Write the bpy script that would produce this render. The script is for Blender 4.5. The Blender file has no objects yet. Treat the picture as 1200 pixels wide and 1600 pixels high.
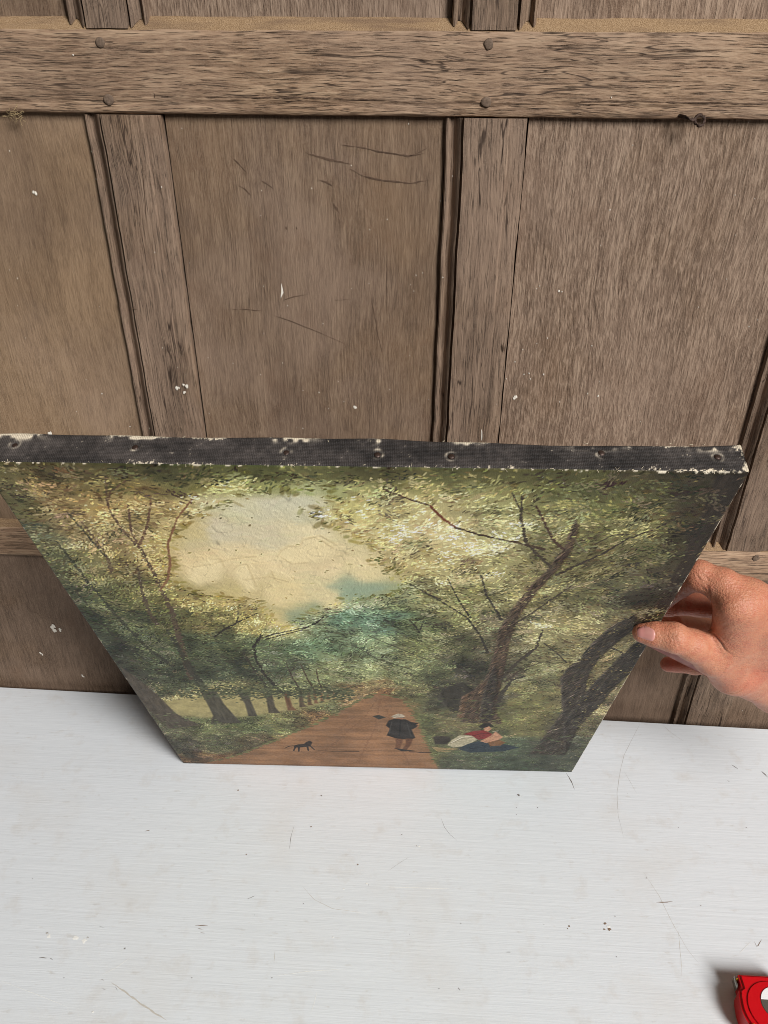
import bpy, bmesh, math, random
import numpy as np
from mathutils import Matrix, Vector

# ------------------------------------------------------------------ camera, light, exposure
scene = bpy.context.scene
COL = scene.collection
cd = bpy.data.cameras.new('camera'); cam = bpy.data.objects.new('camera', cd); COL.objects.link(cam)
CM = [[0.99861,-0.03151,0.04218],[0.0525,0.53521,-0.84308],[0.00399,0.84413,0.53612]]; CC = [0.0,-0.775,0.82405]
M4 = Matrix.Identity(4)
for i in range(3):
    for j in range(3): M4[i][j] = CM[i][j]
    M4[i][3] = CC[i]
cam.matrix_world = M4
cd.sensor_fit = 'VERTICAL'; cd.sensor_height = 36.0; cd.sensor_width = 27.0
cd.lens = 1208.0/1600.0*36.0
cd.clip_start = 0.02; cd.clip_end = 50
scene.camera = cam

world = bpy.data.worlds.new('World'); scene.world = world; world.use_nodes = True
bg = world.node_tree.nodes['Background']
bg.inputs['Color'].default_value = (1.0, 0.985, 0.96, 1); bg.inputs['Strength'].default_value = 0.085

def area_light(name, loc, target, size, power, color):
    l = bpy.data.lights.new(name, 'AREA'); l.shape = 'RECTANGLE'; l.size, l.size_y = size
    l.energy = power; l.color = color
    o = bpy.data.objects.new(name, l); COL.objects.link(o); o.location = loc
    o.rotation_euler = (Vector(target)-Vector(loc)).to_track_quat('-Z', 'Y').to_euler()
    return o
area_light('window_light', (4.00, -5.00, 4.85), (0.0, -0.10, 0.25), (2.0, 3.2), 860, (1.0, 0.99, 0.98))

vs = scene.view_settings
vs.view_transform = 'Standard'; vs.look = 'None'; vs.gamma = 1.0; vs.exposure = 0.0; vs.use_curve_mapping = False
scene.render.engine = 'CYCLES'
scene.cycles.use_denoising = True
scene.cycles.max_bounces = 6
scene.cycles.filter_width = 0.95

# ------------------------------------------------------------------ helpers
rng = np.random.default_rng(7)
random.seed(7)
def lin(c):
    c = np.asarray(c, float)/255.0
    return np.where(c <= 0.04045, c/12.92, ((c+0.055)/1.055)**2.4)
def rgb(*c):
    r = lin(c); return (float(r[0]), float(r[1]), float(r[2]), 1.0)

def empty(name, loc=(0, 0, 0)):
    o = bpy.data.objects.new(name, None); COL.objects.link(o); o.location = loc
    o.empty_display_size = 0.05
    return o
def tag(o, label, cat=None, group=None, kind=None):
    o['label'] = label
    if cat: o['category'] = cat
    if group: o['group'] = group
    if kind: o['kind'] = kind
    return o
def link(name, me, mats, parent=None, smooth=True):
    if not isinstance(mats, (list, tuple)): mats = [mats]
    for m in mats: me.materials.append(m)
    if smooth: me.polygons.foreach_set('use_smooth', [True]*len(me.polygons))
    o = bpy.data.objects.new(name, me); COL.objects.link(o)
    if parent: o.parent = parent
    return o
def mesh(name, verts, faces):
    me = bpy.data.meshes.new(name); me.from_pydata([tuple(map(float, v)) for v in verts], [], faces); me.update()
    return me
def sharp(o, deg=35):
    o.data.set_sharp_from_angle(angle=math.radians(deg)); return o
def grid_mesh(name, P):
    """P: array (ny, nx, 3) -> quad grid"""
    ny, nx = P.shape[:2]
    me = bpy.data.meshes.new(name)
    me.vertices.add(nx*ny); me.vertices.foreach_set('co', P.reshape(-1).astype(np.float32))
    j, i = np.mgrid[0:ny-1, 0:nx-1]
    a = (j*nx+i); q = np.stack([a, a+1, a+1+nx, a+nx], -1).reshape(-1, 4)
    nf = len(q)
    me.loops.add(nf*4); me.loops.foreach_set('vertex_index', q.reshape(-1).astype(np.int32))
    me.polygons.add(nf); me.polygons.foreach_set('loop_start', (np.arange(nf)*4).astype(np.int32))
    me.update(calc_edges=True)
    return me
def set_colors(me, arr, name='col'):
    a = me.color_attributes.new(name, 'FLOAT_COLOR', 'POINT')
    out = np.ones((len(me.vertices), 4), np.float32); out[:, :3] = arr.reshape(-1, 3)
    a.data.foreach_set('color', out.reshape(-1))
def vnoise(ny, nx, sy, sx, r):
    """smooth value noise on a ny x nx array, lattice of sy x sx cells, about -1..1"""
    g = r.uniform(-1, 1, (int(math.ceil(sy))+3, int(math.ceil(sx))+3))
    y = np.linspace(0, sy, ny); x = np.linspace(0, sx, nx)
    yi = y.astype(int); xi = x.astype(int)
    fy = y-yi; fx = x-xi; fy = fy*fy*(3-2*fy); fx = fx*fx*(3-2*fx)
    a = g[yi][:, xi]; b = g[yi][:, xi+1]; c = g[yi+1][:, xi]; d = g[yi+1][:, xi+1]
    return (a*(1-fx)+b*fx)*(1-fy)[:, None]+(c*(1-fx)+d*fx)*fy[:, None]
def n1(t, seed=0):
    """1-D smooth noise"""
    i = math.floor(t); f = t-i; f = f*f*(3-2*f)
    h = lambda k: (math.sin((k+seed*17.3)*127.1+311.7)*43758.5453) % 1.0*2-1
    return h(i)*(1-f)+h(i+1)*f

# ------------------------------------------------------------------ node materials
def newmat(name):
    m = bpy.data.materials.new(name); m.use_nodes = True
    nt = m.node_tree; nt.nodes.clear()
    out = nt.nodes.new('ShaderNodeOutputMaterial'); p = nt.nodes.new('ShaderNodeBsdfPrincipled')
    nt.links.new(p.outputs[0], out.inputs['Surface'])
    return m, nt, p
class NB:
    def __init__(s, nt): s.nt = nt
    def n(s, t, **k):
        x = s.nt.nodes.new(t)
        for a, b in k.items(): setattr(x, a, b)
        return x
    def l(s, a, b): s.nt.links.new(a, b)
    def noise(s, vec, scale, detail=3, rough=0.55, dist=0.0):
        x = s.n('ShaderNodeTexNoise'); x.inputs['Scale'].default_value = scale; x.inputs['Detail'].default_value = detail
        x.inputs['Roughness'].default_value = rough; x.inputs['Distortion'].default_value = dist
        s.l(vec, x.inputs['Vector']); return x.outputs['Fac']
    def ramp(s, fac, stops):
        x = s.n('ShaderNodeValToRGB'); e = x.color_ramp.elements
        while len(e) > 1: e.remove(e[-1])
        e[0].position = stops[0][0]; e[0].color = stops[0][1]
        for p, c in stops[1:]:
            k = e.new(p); k.color = c
        s.l(fac, x.inputs['Fac']); return x.outputs['Color']
    def g(s, fac, a, b, lo=0.0, hi=1.0):
        x = s.n('ShaderNodeMapRange'); x.inputs['From Min'].default_value = a; x.inputs['From Max'].default_value = b
        x.inputs['To Min'].default_value = lo; x.inputs['To Max'].default_value = hi
        s.l(fac, x.inputs['Value']); return x.outputs['Result']
    def mix(s, fac, a, b, mode='MIX'):
        x = s.n('ShaderNodeMix', data_type='RGBA', blend_type=mode)
        for sock, v in ((x.inputs[0], fac), (x.inputs[6], a), (x.inputs[7], b)):
            if isinstance(v, (int, float)): sock.default_value = v
            elif isinstance(v, tuple): sock.default_value = v
            else: s.l(v, sock)
        return x.outputs[2]
    def math(s, op, a, b=None):
        x = s.n('ShaderNodeMath', operation=op)
        for sock, v in ((x.inputs[0], a), (x.inputs[1], b)):
            if v is None: continue
            if isinstance(v, (int, float)): sock.default_value = v
            else: s.l(v, sock)
        return x.outputs[0]
    def mapping(s, vec, scale):
        x = s.n('ShaderNodeMapping'); x.inputs['Scale'].default_value = scale; s.l(vec, x.inputs['Vector']); return x.outputs[0]
    def bump(s, h, dist, strength=1.0, normal=None):
        x = s.n('ShaderNodeBump'); x.inputs['Distance'].default_value = dist; x.inputs['Strength'].default_value = strength
        s.l(h, x.inputs['Height'])
        if normal is not None: s.l(normal, x.inputs['Normal'])
        return x.outputs[0]
    def objvec(s):
        t = s.n('ShaderNodeTexCoord'); o = s.n('ShaderNodeObjectInfo')
        k = s.math('MULTIPLY', o.outputs['Random'], 37.0)
        c = s.n('ShaderNodeCombineXYZ'); s.l(k, c.inputs[0]); s.l(k, c.inputs[1]); s.l(k, c.inputs[2])
        a = s.n('ShaderNodeVectorMath', operation='ADD'); s.l(t.outputs['Object'], a.inputs[0]); s.l(c.outputs[0], a.inputs[1])
        return a.outputs[0]

def wood(name, axis, dark, mid, light, streak=0.5, pore=0.6, bump=0.0006, coarse=1.0, stain=0.5, along=24, checks=False):
    m, nt, p = newmat(name); b = NB(nt)
    v = b.objvec()
    # slow sideways wander of the grain
    w = b.n('ShaderNodeTexNoise'); w.inputs['Scale'].default_value = 7.0; w.inputs['Detail'].default_value = 2
    b.l(v, w.inputs['Vector'])
    ws = b.n('ShaderNodeVectorMath', operation='MULTIPLY_ADD'); b.l(w.outputs['Color'], ws.inputs[0])
    ws.inputs[1].default_value = (0.012,)*3; b.l(v, ws.inputs[2])
    v2 = ws.outputs[0]
    def gs(ac, al): return (ac, ac, al) if axis == 'z' else (al, ac, ac)
    fib = b.noise(b.mapping(v2, gs(600/coarse, along)), 1.0, 4, 0.6)
    band = b.noise(b.mapping(v2, gs(75, along*.13)), 1.0, 3, 0.55)
    dash = b.noise(b.mapping(v2, gs(450/coarse, (40+along)/coarse)), 1.0, 2, 0.5, 0.3)
    pores = b.noise(b.mapping(v2, gs(900, 42)), 1.0, 2, 0.5)
    patch = b.noise(v, 6.5, 3, 0.55)
    patch2 = b.noise(v, 19.0, 4, 0.6)
    fine = b.noise(v, 1500.0, 2, 0.5)
    f = b.math('ADD', b.math('MULTIPLY', fib, 0.62), b.math('MULTIPLY', band, 0.38))
    c = b.ramp(f, [(0.38, dark), (0.5, mid), (0.62, light)])
    # pale raised flecks
    c = b.mix(b.math('MULTIPLY', b.g(dash, 0.52, 0.70), streak), c, light, 'MIX')
    c = b.mix(b.math('MULTIPLY', b.g(dash, 0.46, 0.33), streak*0.55), c, dark, 'MIX')
    pm = b.math('MULTIPLY', b.g(pores, 0.43, 0.33), pore)
    c = b.mix(pm, c, tuple(x*0.42 for x in dark[:3])+(1,), 'MIX')
    # weathering: grey, reddish and yellowish areas
    c = b.mix(b.math('MULTIPLY', b.g(patch, 0.45, 0.68), stain*0.7), c, rgb(148, 127, 112), 'MIX')
    c = b.mix(b.math('MULTIPLY', b.g(patch2, 0.55, 0.75), stain*0.55), c, rgb(94, 68, 50), 'MIX')
    c = b.mix(b.math('MULTIPLY', b.g(patch, 0.48, 0.30), stain*0.42), c, rgb(132, 105, 76), 'MIX')
    c = b.mix(b.g(fine, 0.40, 0.66, 0.0, 0.30), c, rgb(176, 156, 136), 'MIX')
    if checks:      # long wandering drying checks
        ck = b.noise(b.mapping(v2, gs(150, 7)), 1.0, 2, 0.5, 0.4)
        near = b.math('ABSOLUTE', b.math('SUBTRACT', ck, 0.5))
        gate = b.g(b.noise(b.mapping(v, gs(30, 9)), 1.0, 2, 0.5), 0.48, 0.60)
        cl = b.math('MULTIPLY', b.g(near, 0.020, 0.006), gate)
        c = b.mix(b.math('MULTIPLY', cl, 0.85), c, rgb(50, 38, 31))
    # old grime in large soft-edged clouds, and board to board variation
    grime = b.noise(b.mapping(v, (1, 1, .6) if axis == 'z' else (.5, 1, 1)), 4.2, 5, 0.6)
    c = b.mix(b.g(grime, 0.50, 0.68, 0.0, 0.6*stain+.12), c, rgb(66, 50, 40), 'MIX')
    oi = b.n('ShaderNodeObjectInfo')
    c = b.mix(1.0, c, b.ramp(oi.outputs['Random'], [(0.0, (.90, .87, .83, 1)), (1.0, (1.10, 1.05, .99, 1))]), 'MULTIPLY')
    b.l(c, p.inputs['Base Color'])
    p.inputs['Roughness'].default_value = 0.72; p.inputs['Specular IOR Level'].default_value = 0.25
    h = b.math('ADD', b.math('MULTIPLY', fib, 0.5), b.math('MULTIPLY', dash, 0.9*streak+0.2))
    h = b.math('SUBTRACT', h, b.math('MULTIPLY', b.g(pores, 0.42, 0.30), 0.5*pore))
    b.l(b.bump(h, bump, 1.0), p.inputs['Normal'])
    return m

D1, M1, L1 = rgb(82, 66, 54), rgb(120, 99, 82), rgb(150, 128, 108)
M_panel = wood('oak_panel', 'z', rgb(84, 67, 54), rgb(111, 91, 75), rgb(136, 116, 97), 0.34, 0.35, 0.0008, 0.9, 0.85, along=50)
M_panelc = wood('oak_panel_flecked', 'z', rgb(88, 70, 58), rgb(122, 102, 87), rgb(158, 138, 121), 0.85, 0.4, 0.0012, 1.0, 0.65, along=55)
M_panela = wood('oak_panel_dusty', 'z', rgb(104, 85, 66), rgb(130, 108, 85), rgb(146, 124, 100), 0.3, 0.25, 0.0006, 0.9, 0.5, along=70)
M_panel_low = wood('oak_panel_darker', 'z', rgb(66, 51, 41), rgb(94, 76, 63), rgb(116, 97, 82), 0.4, 0.4, 0.0008, 1.0, 0.7, along=45)  # lower panels: all tones darker than in the panels above
M_stile = wood('oak_stile', 'z', rgb(70, 57, 48), rgb(106, 88, 75), rgb(136, 117, 101), 0.3, 0.75, 0.0009, 1.0, 0.6, along=26, checks=True)
M_rail = wood('oak_rail', 'x', rgb(108, 86, 69), rgb(154, 127, 104), rgb(178, 153, 128), 0.6, 0.85, 0.0015, 1.3, 0.6, along=34, checks=True)
M_bar = wood('stretcher_wood', 'x', rgb(110, 84, 58), rgb(150, 120, 86), rgb(176, 146, 108), 0.2, 0.3, 0.0003)

def plain(name, col, rough=0.6, spec=0.3, var=0.25, scale=300.0, bump=0.0002, metal=0.0):
    m, nt, p = newmat(name); b = NB(nt); v = b.objvec()
    n = b.noise(v, scale, 3, 0.6)
    dk = tuple(x*(1-var) for x in col[:3])+(1,); lt = tuple(min(1, x*(1+var)) for x in col[:3])+(1,)
    b.l(b.ramp(n, [(0.3, dk), (0.7, lt)]), p.inputs['Base Color'])
    p.inputs['Roughness'].default_value = rough; p.inputs['Specular IOR Level'].default_value = spec; p.inputs['Metallic'].default_value = metal
    if bump: b.l(b.bump(n, bump), p.inputs['Normal'])
    return m
def dust():
    m, nt, p = newmat('settled_dust'); b = NB(nt); v = b.objvec()
    g1 = b.noise(v, 1100.0, 3, 0.6); g2 = b.noise(b.mapping(v, (14, 40, 120)), 1.0, 4, 0.6)
    c = b.ramp(g1, [(0.32, rgb(122, 98, 73)), (0.5, rgb(152, 125, 95)), (0.7, rgb(176, 150, 120))])
    c = b.mix(b.g(g2, 0.46, 0.66, 0.0, 0.75), c, rgb(118, 96, 78))
    b.l(c, p.inputs['Base Color']); p.inputs['Roughness'].default_value = 0.95; p.inputs['Specular IOR Level'].default_value = 0.05
    b.l(b.bump(g1, 0.0008), p.inputs['Normal']); return m
M_dust = dust()
M_crack = plain('fissure', rgb(94, 76, 63), 0.9, 0.1, 0.35, 500.0)
M_peg = plain('oak_peg', rgb(108, 91, 77), 0.8, 0.2, 0.3, 400.0, 0.0004)
M_iron = plain('rusty_iron', rgb(64, 47, 38), 0.7, 0.3, 0.4, 700.0, 0.0004)
M_void = plain('dark_backing', rgb(38, 30, 25), 0.95, 0.05, 0.2, 100.0)
M_speck = plain('white_paint_splash', rgb(226, 218, 204), 0.6, 0.3, 0.12, 900.0)
M_lint = plain('lint', rgb(170, 148, 112), 0.95, 0.05, 0.2, 900.0)
M_white = plain('bare_filler', rgb(238, 236, 230), 0.6, 0.3, 0.04, 900.0)
M_dark = plain('dark_mark', rgb(110, 101, 94), 0.8, 0.2, 0.3, 900.0)
M_brown = plain('brown_mark', rgb(128, 106, 88), 0.8, 0.2, 0.25, 900.0)
M_grey = plain('grey_scratch', rgb(182, 178, 172), 0.8, 0.2, 0.15, 900.0)
M_faint = plain('faint_scratch', rgb(196, 190, 180), 0.7, 0.2, 0.06, 900.0)

def white_paint():
    m, nt, p = newmat('brushed_white_paint'); b = NB(nt); v = b.objvec()
    streak = b.noise(b.mapping(v, (9, 420, 9)), 1.0, 4, 0.6)
    streak2 = b.noise(b.mapping(v, (30, 900, 30)), 1.0, 2, 0.5)
    blot = b.noise(v, 9.0, 4, 0.6); blot2 = b.noise(v, 34.0, 4, 0.65); fine = b.noise(v, 700.0, 3, 0.6)
    c = b.ramp(streak, [(0.3, rgb(216, 219, 221)), (0.7, rgb(224, 227, 229))])
    c = b.mix(b.g(blot, 0.52, 0.72, 0.0, 0.35), c, rgb(212, 208, 202))
    c = b.mix(b.g(blot2, 0.56, 0.76, 0.0, 0.45), c, rgb(203, 197, 189))
    dirt = b.noise(b.mapping(v, (60, 160, 60)), 1.0, 4, 0.65)
    c = b.mix(b.g(dirt, 0.62, 0.80, 0.0, 0.5), c, rgb(188, 180, 168))
    c = b.mix(b.g(fine, 0.70, 0.80, 0.0, 0.22), c, rgb(172, 164, 152))
    b.l(c, p.inputs['Base Color'])
    p.inputs['Roughness'].default_value = 0.42; p.inputs['Specular IOR Level'].default_value = 0.4
    h = b.math('ADD', b.math('MULTIPLY', streak, 0.6), b.math('MULTIPLY', streak2, 0.35))
    h = b.math('ADD', h, b.math('MULTIPLY', fine, 0.12))
    h = b.math('ADD', h, b.math('MULTIPLY', blot2, 0.5))
    b.l(b.bump(h, 0.0003), p.inputs['Normal'])
    return m
M_table = white_paint()

def painted(name, rough, spec, weave):
    m, nt, p = newmat(name); b = NB(nt)
    a = b.n('ShaderNodeVertexColor', layer_name='col')
    b.l(a.outputs['Color'], p.inputs['Base Color'])
    t = b.n('ShaderNodeTexCoord'); v = t.outputs['Object']
    r = b.noise(v, 60.0, 3, 0.6)
    b.l(b.g(r, 0.3, 0.7, rough-0.08, rough+0.10), p.inputs['Roughness'])
    p.inputs['Specular IOR Level'].default_value = spec
    wx = b.n('ShaderNodeTexWave', wave_type='BANDS', bands_direction='X'); wx.inputs['Scale'].default_value = 260; wx.inputs['Distortion'].default_value = 1.0
    wz = b.n('ShaderNodeTexWave', wave_type='BANDS', bands_direction='Z' if weave == 'xz' else 'Y'); wz.inputs['Scale'].default_value = 260; wz.inputs['Distortion'].default_value = 1.0
    b.l(v, wx.inputs['Vector']); b.l(v, wz.inputs['Vector'])
    wk = 0.06 if weave == 'xz' else 0.35
    h = b.math('ADD', b.math('MULTIPLY', wx.outputs['Fac'], wk), b.math('MULTIPLY', wz.outputs['Fac'], wk))
    h = b.math('ADD', h, b.noise(v, 900.0, 3, 0.6))
    b.l(b.bump(h, 0.00035), p.inputs['Normal'])
    return m
M_paint = painted('oil_paint', 0.52, 0.20, 'xz')
M_margin = painted('black_edge_cloth', 0.62, 0.3, 'xy')

# ------------------------------------------------------------------ the oak panelling
WY = 0.012      # plane of the rails' and stiles' faces
WALL = {"specks":[[-386.2,679.1,4.5],[-111.5,686.8,1.8],[-55.2,649.3,1.8],[-163.2,660.9,1.2],[-268.0,479.4,4.5],[-259.1,481.2,5],[-261.5,474.2,3],[-177.2,493.2,1.6],[-113.1,473.6,2.2],[-91.3,487.1,1.8],[-72.1,456.2,4.5],[118.0,596.6,1.6],[137.9,591.8,2.6],[141.2,591.2,1.6],[179.7,534.6,2.4],[107.5,528.7,1.8],[100.7,514.9,2.2],[111.7,500.6,1.8],[117.0,502.2,2.2],[119.1,495.6,2.2],[132.8,501.2,2.2],[93.0,495.0,2.2],[182.9,480.2,2.2],[195.0,477.5,2.6],[103.9,474.2,4.0],[153.9,469.5,1.6],[132.2,541.9,1.6],[-18.8,744.0,1.6],[177.0,671.1,1.8],[188.8,728.0,1.4],[-319.2,797.2,1.8],[-231.8,738.2,1.2],[-500.5,109.5,9],[-490.1,107.7,6],[-528.6,60.5,5],[-477.1,19.7,4],[-376.2,481.9,1.2],[-361.3,465.3,2],[-432.5,412.5,5],[467.4,4.8,2],[-12.7,519.3,1.4],[-1.7,607.8,1.2],[302.8,607.2,1.4],[23.7,701.0,1.2],[18.9,606.3,1.4],[-144.1,786.4,1],[-98.0,791.6,1],[161.0,767.6,1.4],[-169.8,540.6,1.3]],"long":[[[[-147.6,594.1],[-146.8,586.8],[-148.7,578.8]],1.8],[[[69.5,438.2],[70.8,430.3],[70.5,423.8]],1.3]],"cracks":[["panelB",[[-116.1,718.8],[-107.2,715.6],[-95.2,713.0],[-83.1,710.9],[-72.3,708.8]],2.0],["panelB",[[-82.7,725.7],[-64.8,723.7],[-41.0,719.6],[-17.0,716.6],[-2.2,719.5]],1.6],["panelB",[[-74.2,704.9],[-62.1,698.8],[-45.7,695.1],[-16.5,692.6],[4.6,696.3]],1.8],["panelB",[[-187.9,715.2],[-180.7,708.1],[-173.0,699.2]],1.8],["panelB",[[-54.9,580.7],[-52.3,570.7],[-49.7,557.2],[-47.0,539.9],[-42.2,518.6]],1.7],["panelB",[[-204.9,566.2],[-184.7,565.9],[-167.8,564.9]],1.2],["panelB",[[-161.3,561.6],[-141.5,555.2],[-108.2,542.0],[-67.6,523.8]],0.9],["panelB",[[-146.8,576.8],[-133.2,581.1],[-119.8,583.4]],1.4],["panelB",[[-93.4,577.9],[-76.8,578.9]],1.2],["panelB",[[-105.0,694.9],[-97.1,692.7],[-89.9,688.8]],1.7],["panelB",[[-183.9,688.7],[-176.7,685.4],[-171.0,679.6]],1.3],["panelB",[[-160.6,693.1],[-154.6,690.3],[-148.7,686.3]],1.3],["panelB",[[-38.7,632.4],[-37.9,600.7],[-38.3,560.8]],0.7],["panelB",[[-90.4,673.7],[-88.0,669.1],[-85.7,664.4]],3.0],["panelB",[[-138.6,651.6],[-138.2,648.0]],2.4],["panelB",[[-128.4,651.1],[-128.0,648.1]],2.2],["panelB",[[-85.8,659.0],[-84.7,654.8]],2.6],["panelB",[[-70.7,624.3],[-69.5,621.9]],3.0],["panelB",[[-22.9,714.3],[-8.1,720.0],[-0.5,723.9]],1.4],["rail",[[-220.4,765.1],[-192.7,765.4],[-157.5,765.1],[-116.6,765.4],[-75.9,764.7],[-41.1,764.0],[-6.4,761.2]],1.3],["rail",[[-395.9,762.2],[-380.8,762.3],[-364.7,761.9]],1.3],["rail",[[119.3,763.3],[153.0,764.5],[186.8,764.8],[220.6,764.1],[259.7,763.9],[298.8,763.2]],1.4],["rail",[[-251.7,769.0],[-250.4,766.5],[-250.8,763.9]],1.9],["rail",[[130.9,781.3],[161.3,783.0],[189.5,780.8],[216.9,781.9]],0.7],["rail",[[142.8,776.5],[173.8,775.2],[195.9,776.4]],0.7],["rail",[[204.5,788.7],[236.8,791.8],[275.4,790.1]],0.7],["rail",[[-194.9,797.0],[-154.9,795.2],[-120.5,797.4]],0.6],["rail",[[-376.7,789.9],[-340.9,791.7],[-306.0,790.9]],0.6],["rail",[[-355.5,780.0],[-325.7,780.7],[-302.3,779.9]],0.6],["rail",[[-109.6,789.1],[-75.4,785.9],[-46.9,788.0]],0.6],["rail",[[92.0,804.8],[124.5,808.3],[168.4,806.6]],0.6],["rail",[[179.8,803.9],[223.4,803.2],[260.8,805.2]],0.7],["rail",[[-18.7,796.0],[15.0,794.3],[42.9,796.4]],0.6],["stileL",[[-306.7,568.8],[-303.6,566.8],[-300.1,566.9]],1.2],["stileL",[[-317.8,578.8],[-318.3,568.6],[-319.5,558.2]],2.0],["stileL",[[-318.3,699.7],[-317.7,696.3]],1.6],["stileM",[[85.0,539.4],[87.1,531.0],[88.6,528.9]],2.0],["stileL",[[-271.3,711.5],[-273.6,682.9],[-275.9,653.1]],0.7],["panelA2",[[-527.2,140.3],[-515.0,135.2],[-511.5,124.0]],1.0],["panelA2",[[-551.2,116.3],[-549.6,69.1],[-543.5,44.9]],0.8]],"pegs":[[-292.8,807.1],[-293.9,762.0],[49.8,807.4],[50.9,763.2],[414.0,274.1]]}
pan = empty('oak_panelling', (0, WY, -0.10))
tag(pan, 'weathered brown oak wall panelling with pegged rails and moulded stiles behind the painting', 'panelling')
def wobj(name, me, mats, smooth=True, parent=None):
    """world-space mesh hung under the panelling (or under one of its pieces)"""
    par = parent or pan
    o = link(name, me, mats, par, smooth)
    o.matrix_parent_inverse = par_inv(par)
    return o
def par_inv(par):
    return Matrix.Translation((0, -WY, 0.10)) if par is pan else Matrix.Identity(4)

def extrude_z(name, prof, x0, z0, z1, mats, seed, endz=None, nseg=70, amp=0.0005):
    V = []; F = []; k = len(prof)
    for j in range(nseg+1):
        t = j/nseg
        for (px, py) in prof:
            za = z0 if endz is None else endz(py)
            z = za+(z1-za)*t
            dx = amp*n1(z*38, seed)+amp*0.5*n1(z*140, seed+3); dy = amp*0.5*n1(z*90+px*300, seed+5)
            V.append((x0+px+dx, WY+py+dy, z))
    for j in range(nseg):
        for i in range(k-1):
            a = j*k+i; F.append((a, a+1, a+1+k, a+k))
    F.append(tuple(range(k))); F.append(tuple(nseg*k+i for i in reversed(range(k))))
    me = mesh(name, V, F)
    o = wobj(name, me, mats); sharp(o, 32); return o
def extrude_x(name, prof, x0, x1, mats, seed, matidx=None, nseg=220, amp=0.0004):
    V = []; F = []; k = len(prof)
    for j in range(nseg+1):
        x = x0+(x1-x0)*j/nseg
        for i, (py, pz) in enumerate(prof):
            dz = amp*n1(x*30, seed+i//4)+amp*0.7*n1(x*130+i, seed+3); dy = amp*0.6*n1(x*70+i*3, seed+5)
            V.append((x, WY+py+dy, pz+dz))
    for j in range(nseg):
        for i in range(k-1):
            a = j*k+i; F.append((a, a+k, a+k+1, a+1))
    me = mesh(name, V, F)
    o = wobj(name, me, mats)
    if matidx:
        for j in range(nseg):
            for i in range(k-1):
                if i in matidx: me.polygons[j*(k-1)+i].material_index = 1
    sharp(o, 32); return o

LEFT = [(0, .020), (0, .0062), (.0012, .0036), (.0026, .0032), (.0038, .0052), (.0056, .0090), (.0085, .0082), (.0112, .0046), (.0132, .0016), (.0146, .0006), (.0149, .0056), (.0166, .0056), (.0171, .0)]
def prof_one(w):
    return LEFT+[(.026, .0), (.036, .0003), (.046, -.0001), (w-.0175, .0), (w-.0160, .0014), (w-.0145, .0012), (w-.004, .0014), (w-.0012, .0020), (w, .0055), (w, .020)]
def prof_two(w):
    R = [(w-x, y) for x, y in LEFT][::-1]
    return LEFT+[(.026, .0), (w/2, .0003), (w-.026, .0)]+R
RZ0, RZ1 = 0.7506, 0.8168      # upper rail
QZ0, QZ1 = 0.2385, 0.2822      # lower rail
CH = 0.0098                    # chamfer height
def on_chamfer(top): return lambda py: top+max(0.0, min(py, .012))*CH/.012+.0009
ST = [(-.6985, .0733), (-.3215, .0733), (.0154, .0745), (.3605, .0740), (.7010, .0733)]
stiles = {}
for k, (x, w) in enumerate(ST):
    stiles[k] = extrude_z('stile', prof_one(w), x, 0, RZ0-.0009, [M_stile], 11+k, endz=on_chamfer(QZ1))
    extrude_z('stile', prof_two(w-.002), x+.0012, 0, 1.03, [M_stile], 31+k, endz=on_chamfer(RZ1), nseg=30)
    extrude_z('stile', prof_one(w), x+.0135, -.10, QZ0-.0009, [M_stile], 51+k, nseg=40)
def rail(z0, z1, seed):
    prof = [(.020, z0), (.0035, z0), (.0012, z0+.0010), (.0002, z0+.0028), (.0, z0+.006), (.0010, z0+.0092), (.0008, z0+.0105), (.0, z0+.0118)]
    n = 5
    for i in range(1, n): prof.append((.0002*n1(i*1.7, seed), z0+.0118+(z1-.0015-z0-.0118)*i/n))
    prof += [(.0003, z1-.0015), (.0012, z1)]
    m0 = len(prof)-1
    prof += [(.004, z1+CH*.30), (.008, z1+CH*.66), (.012, z1+CH), (.019, z1+CH+.0002)]
    return extrude_x('rail', prof, -.78, .80, [M_rail, M_dust], seed, matidx={m0, m0+1, m0+2, m0+3})
rail_up = rail(RZ0, RZ1, 71); rail_low = rail(QZ0, QZ1, 81)
panels = {}
def panel(key, x0, x1, z0, z1, mat, y=.0092, nx=40, nz=60):
    ys = vnoise(nz, nx, 4, 3, rng)*.00030+vnoise(nz, nx, 14, 10, rng)*.00010
    X, Z = np.meshgrid(np.linspace(x0, x1, nx), np.linspace(z0, z1, nz))
    me = grid_mesh('panel', np.stack([X, WY+y+ys, Z], -1))
    panels[key] = wobj('panel', me, [mat]); return panels[key]
edges = [-.78]+[v for x, w in ST for v in (x, x+w)]+[.80]
keys = 'ZABCDE'
for i in range(0, len(edges), 2):
    k = keys[i//2]; a, b2 = edges[i], edges[i+1]
    if b2-a < .01: continue
    mt = {'A': M_panela, 'B': M_panel, 'C': M_panelc}.get(k, M_panel)
    panel('panel'+k, a+.0016, b2-.0003, QZ1+.004, RZ0+.006, mt)
    panel('panel'+k+'1', a-.001, b2+.001, RZ1+.004, 1.03, M_panelc if k in 'BC' else M_panel, y=.0125, nz=20)
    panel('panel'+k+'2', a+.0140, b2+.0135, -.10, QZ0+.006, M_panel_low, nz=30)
X, Z = np.meshgrid(np.linspace(-.78, .80, 3), np.linspace(-.10, 1.03, 3))
wobj('backing_board', grid_mesh('backing_board', np.stack([X, X*0+WY+.0220, Z], -1)), [M_void])

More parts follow.
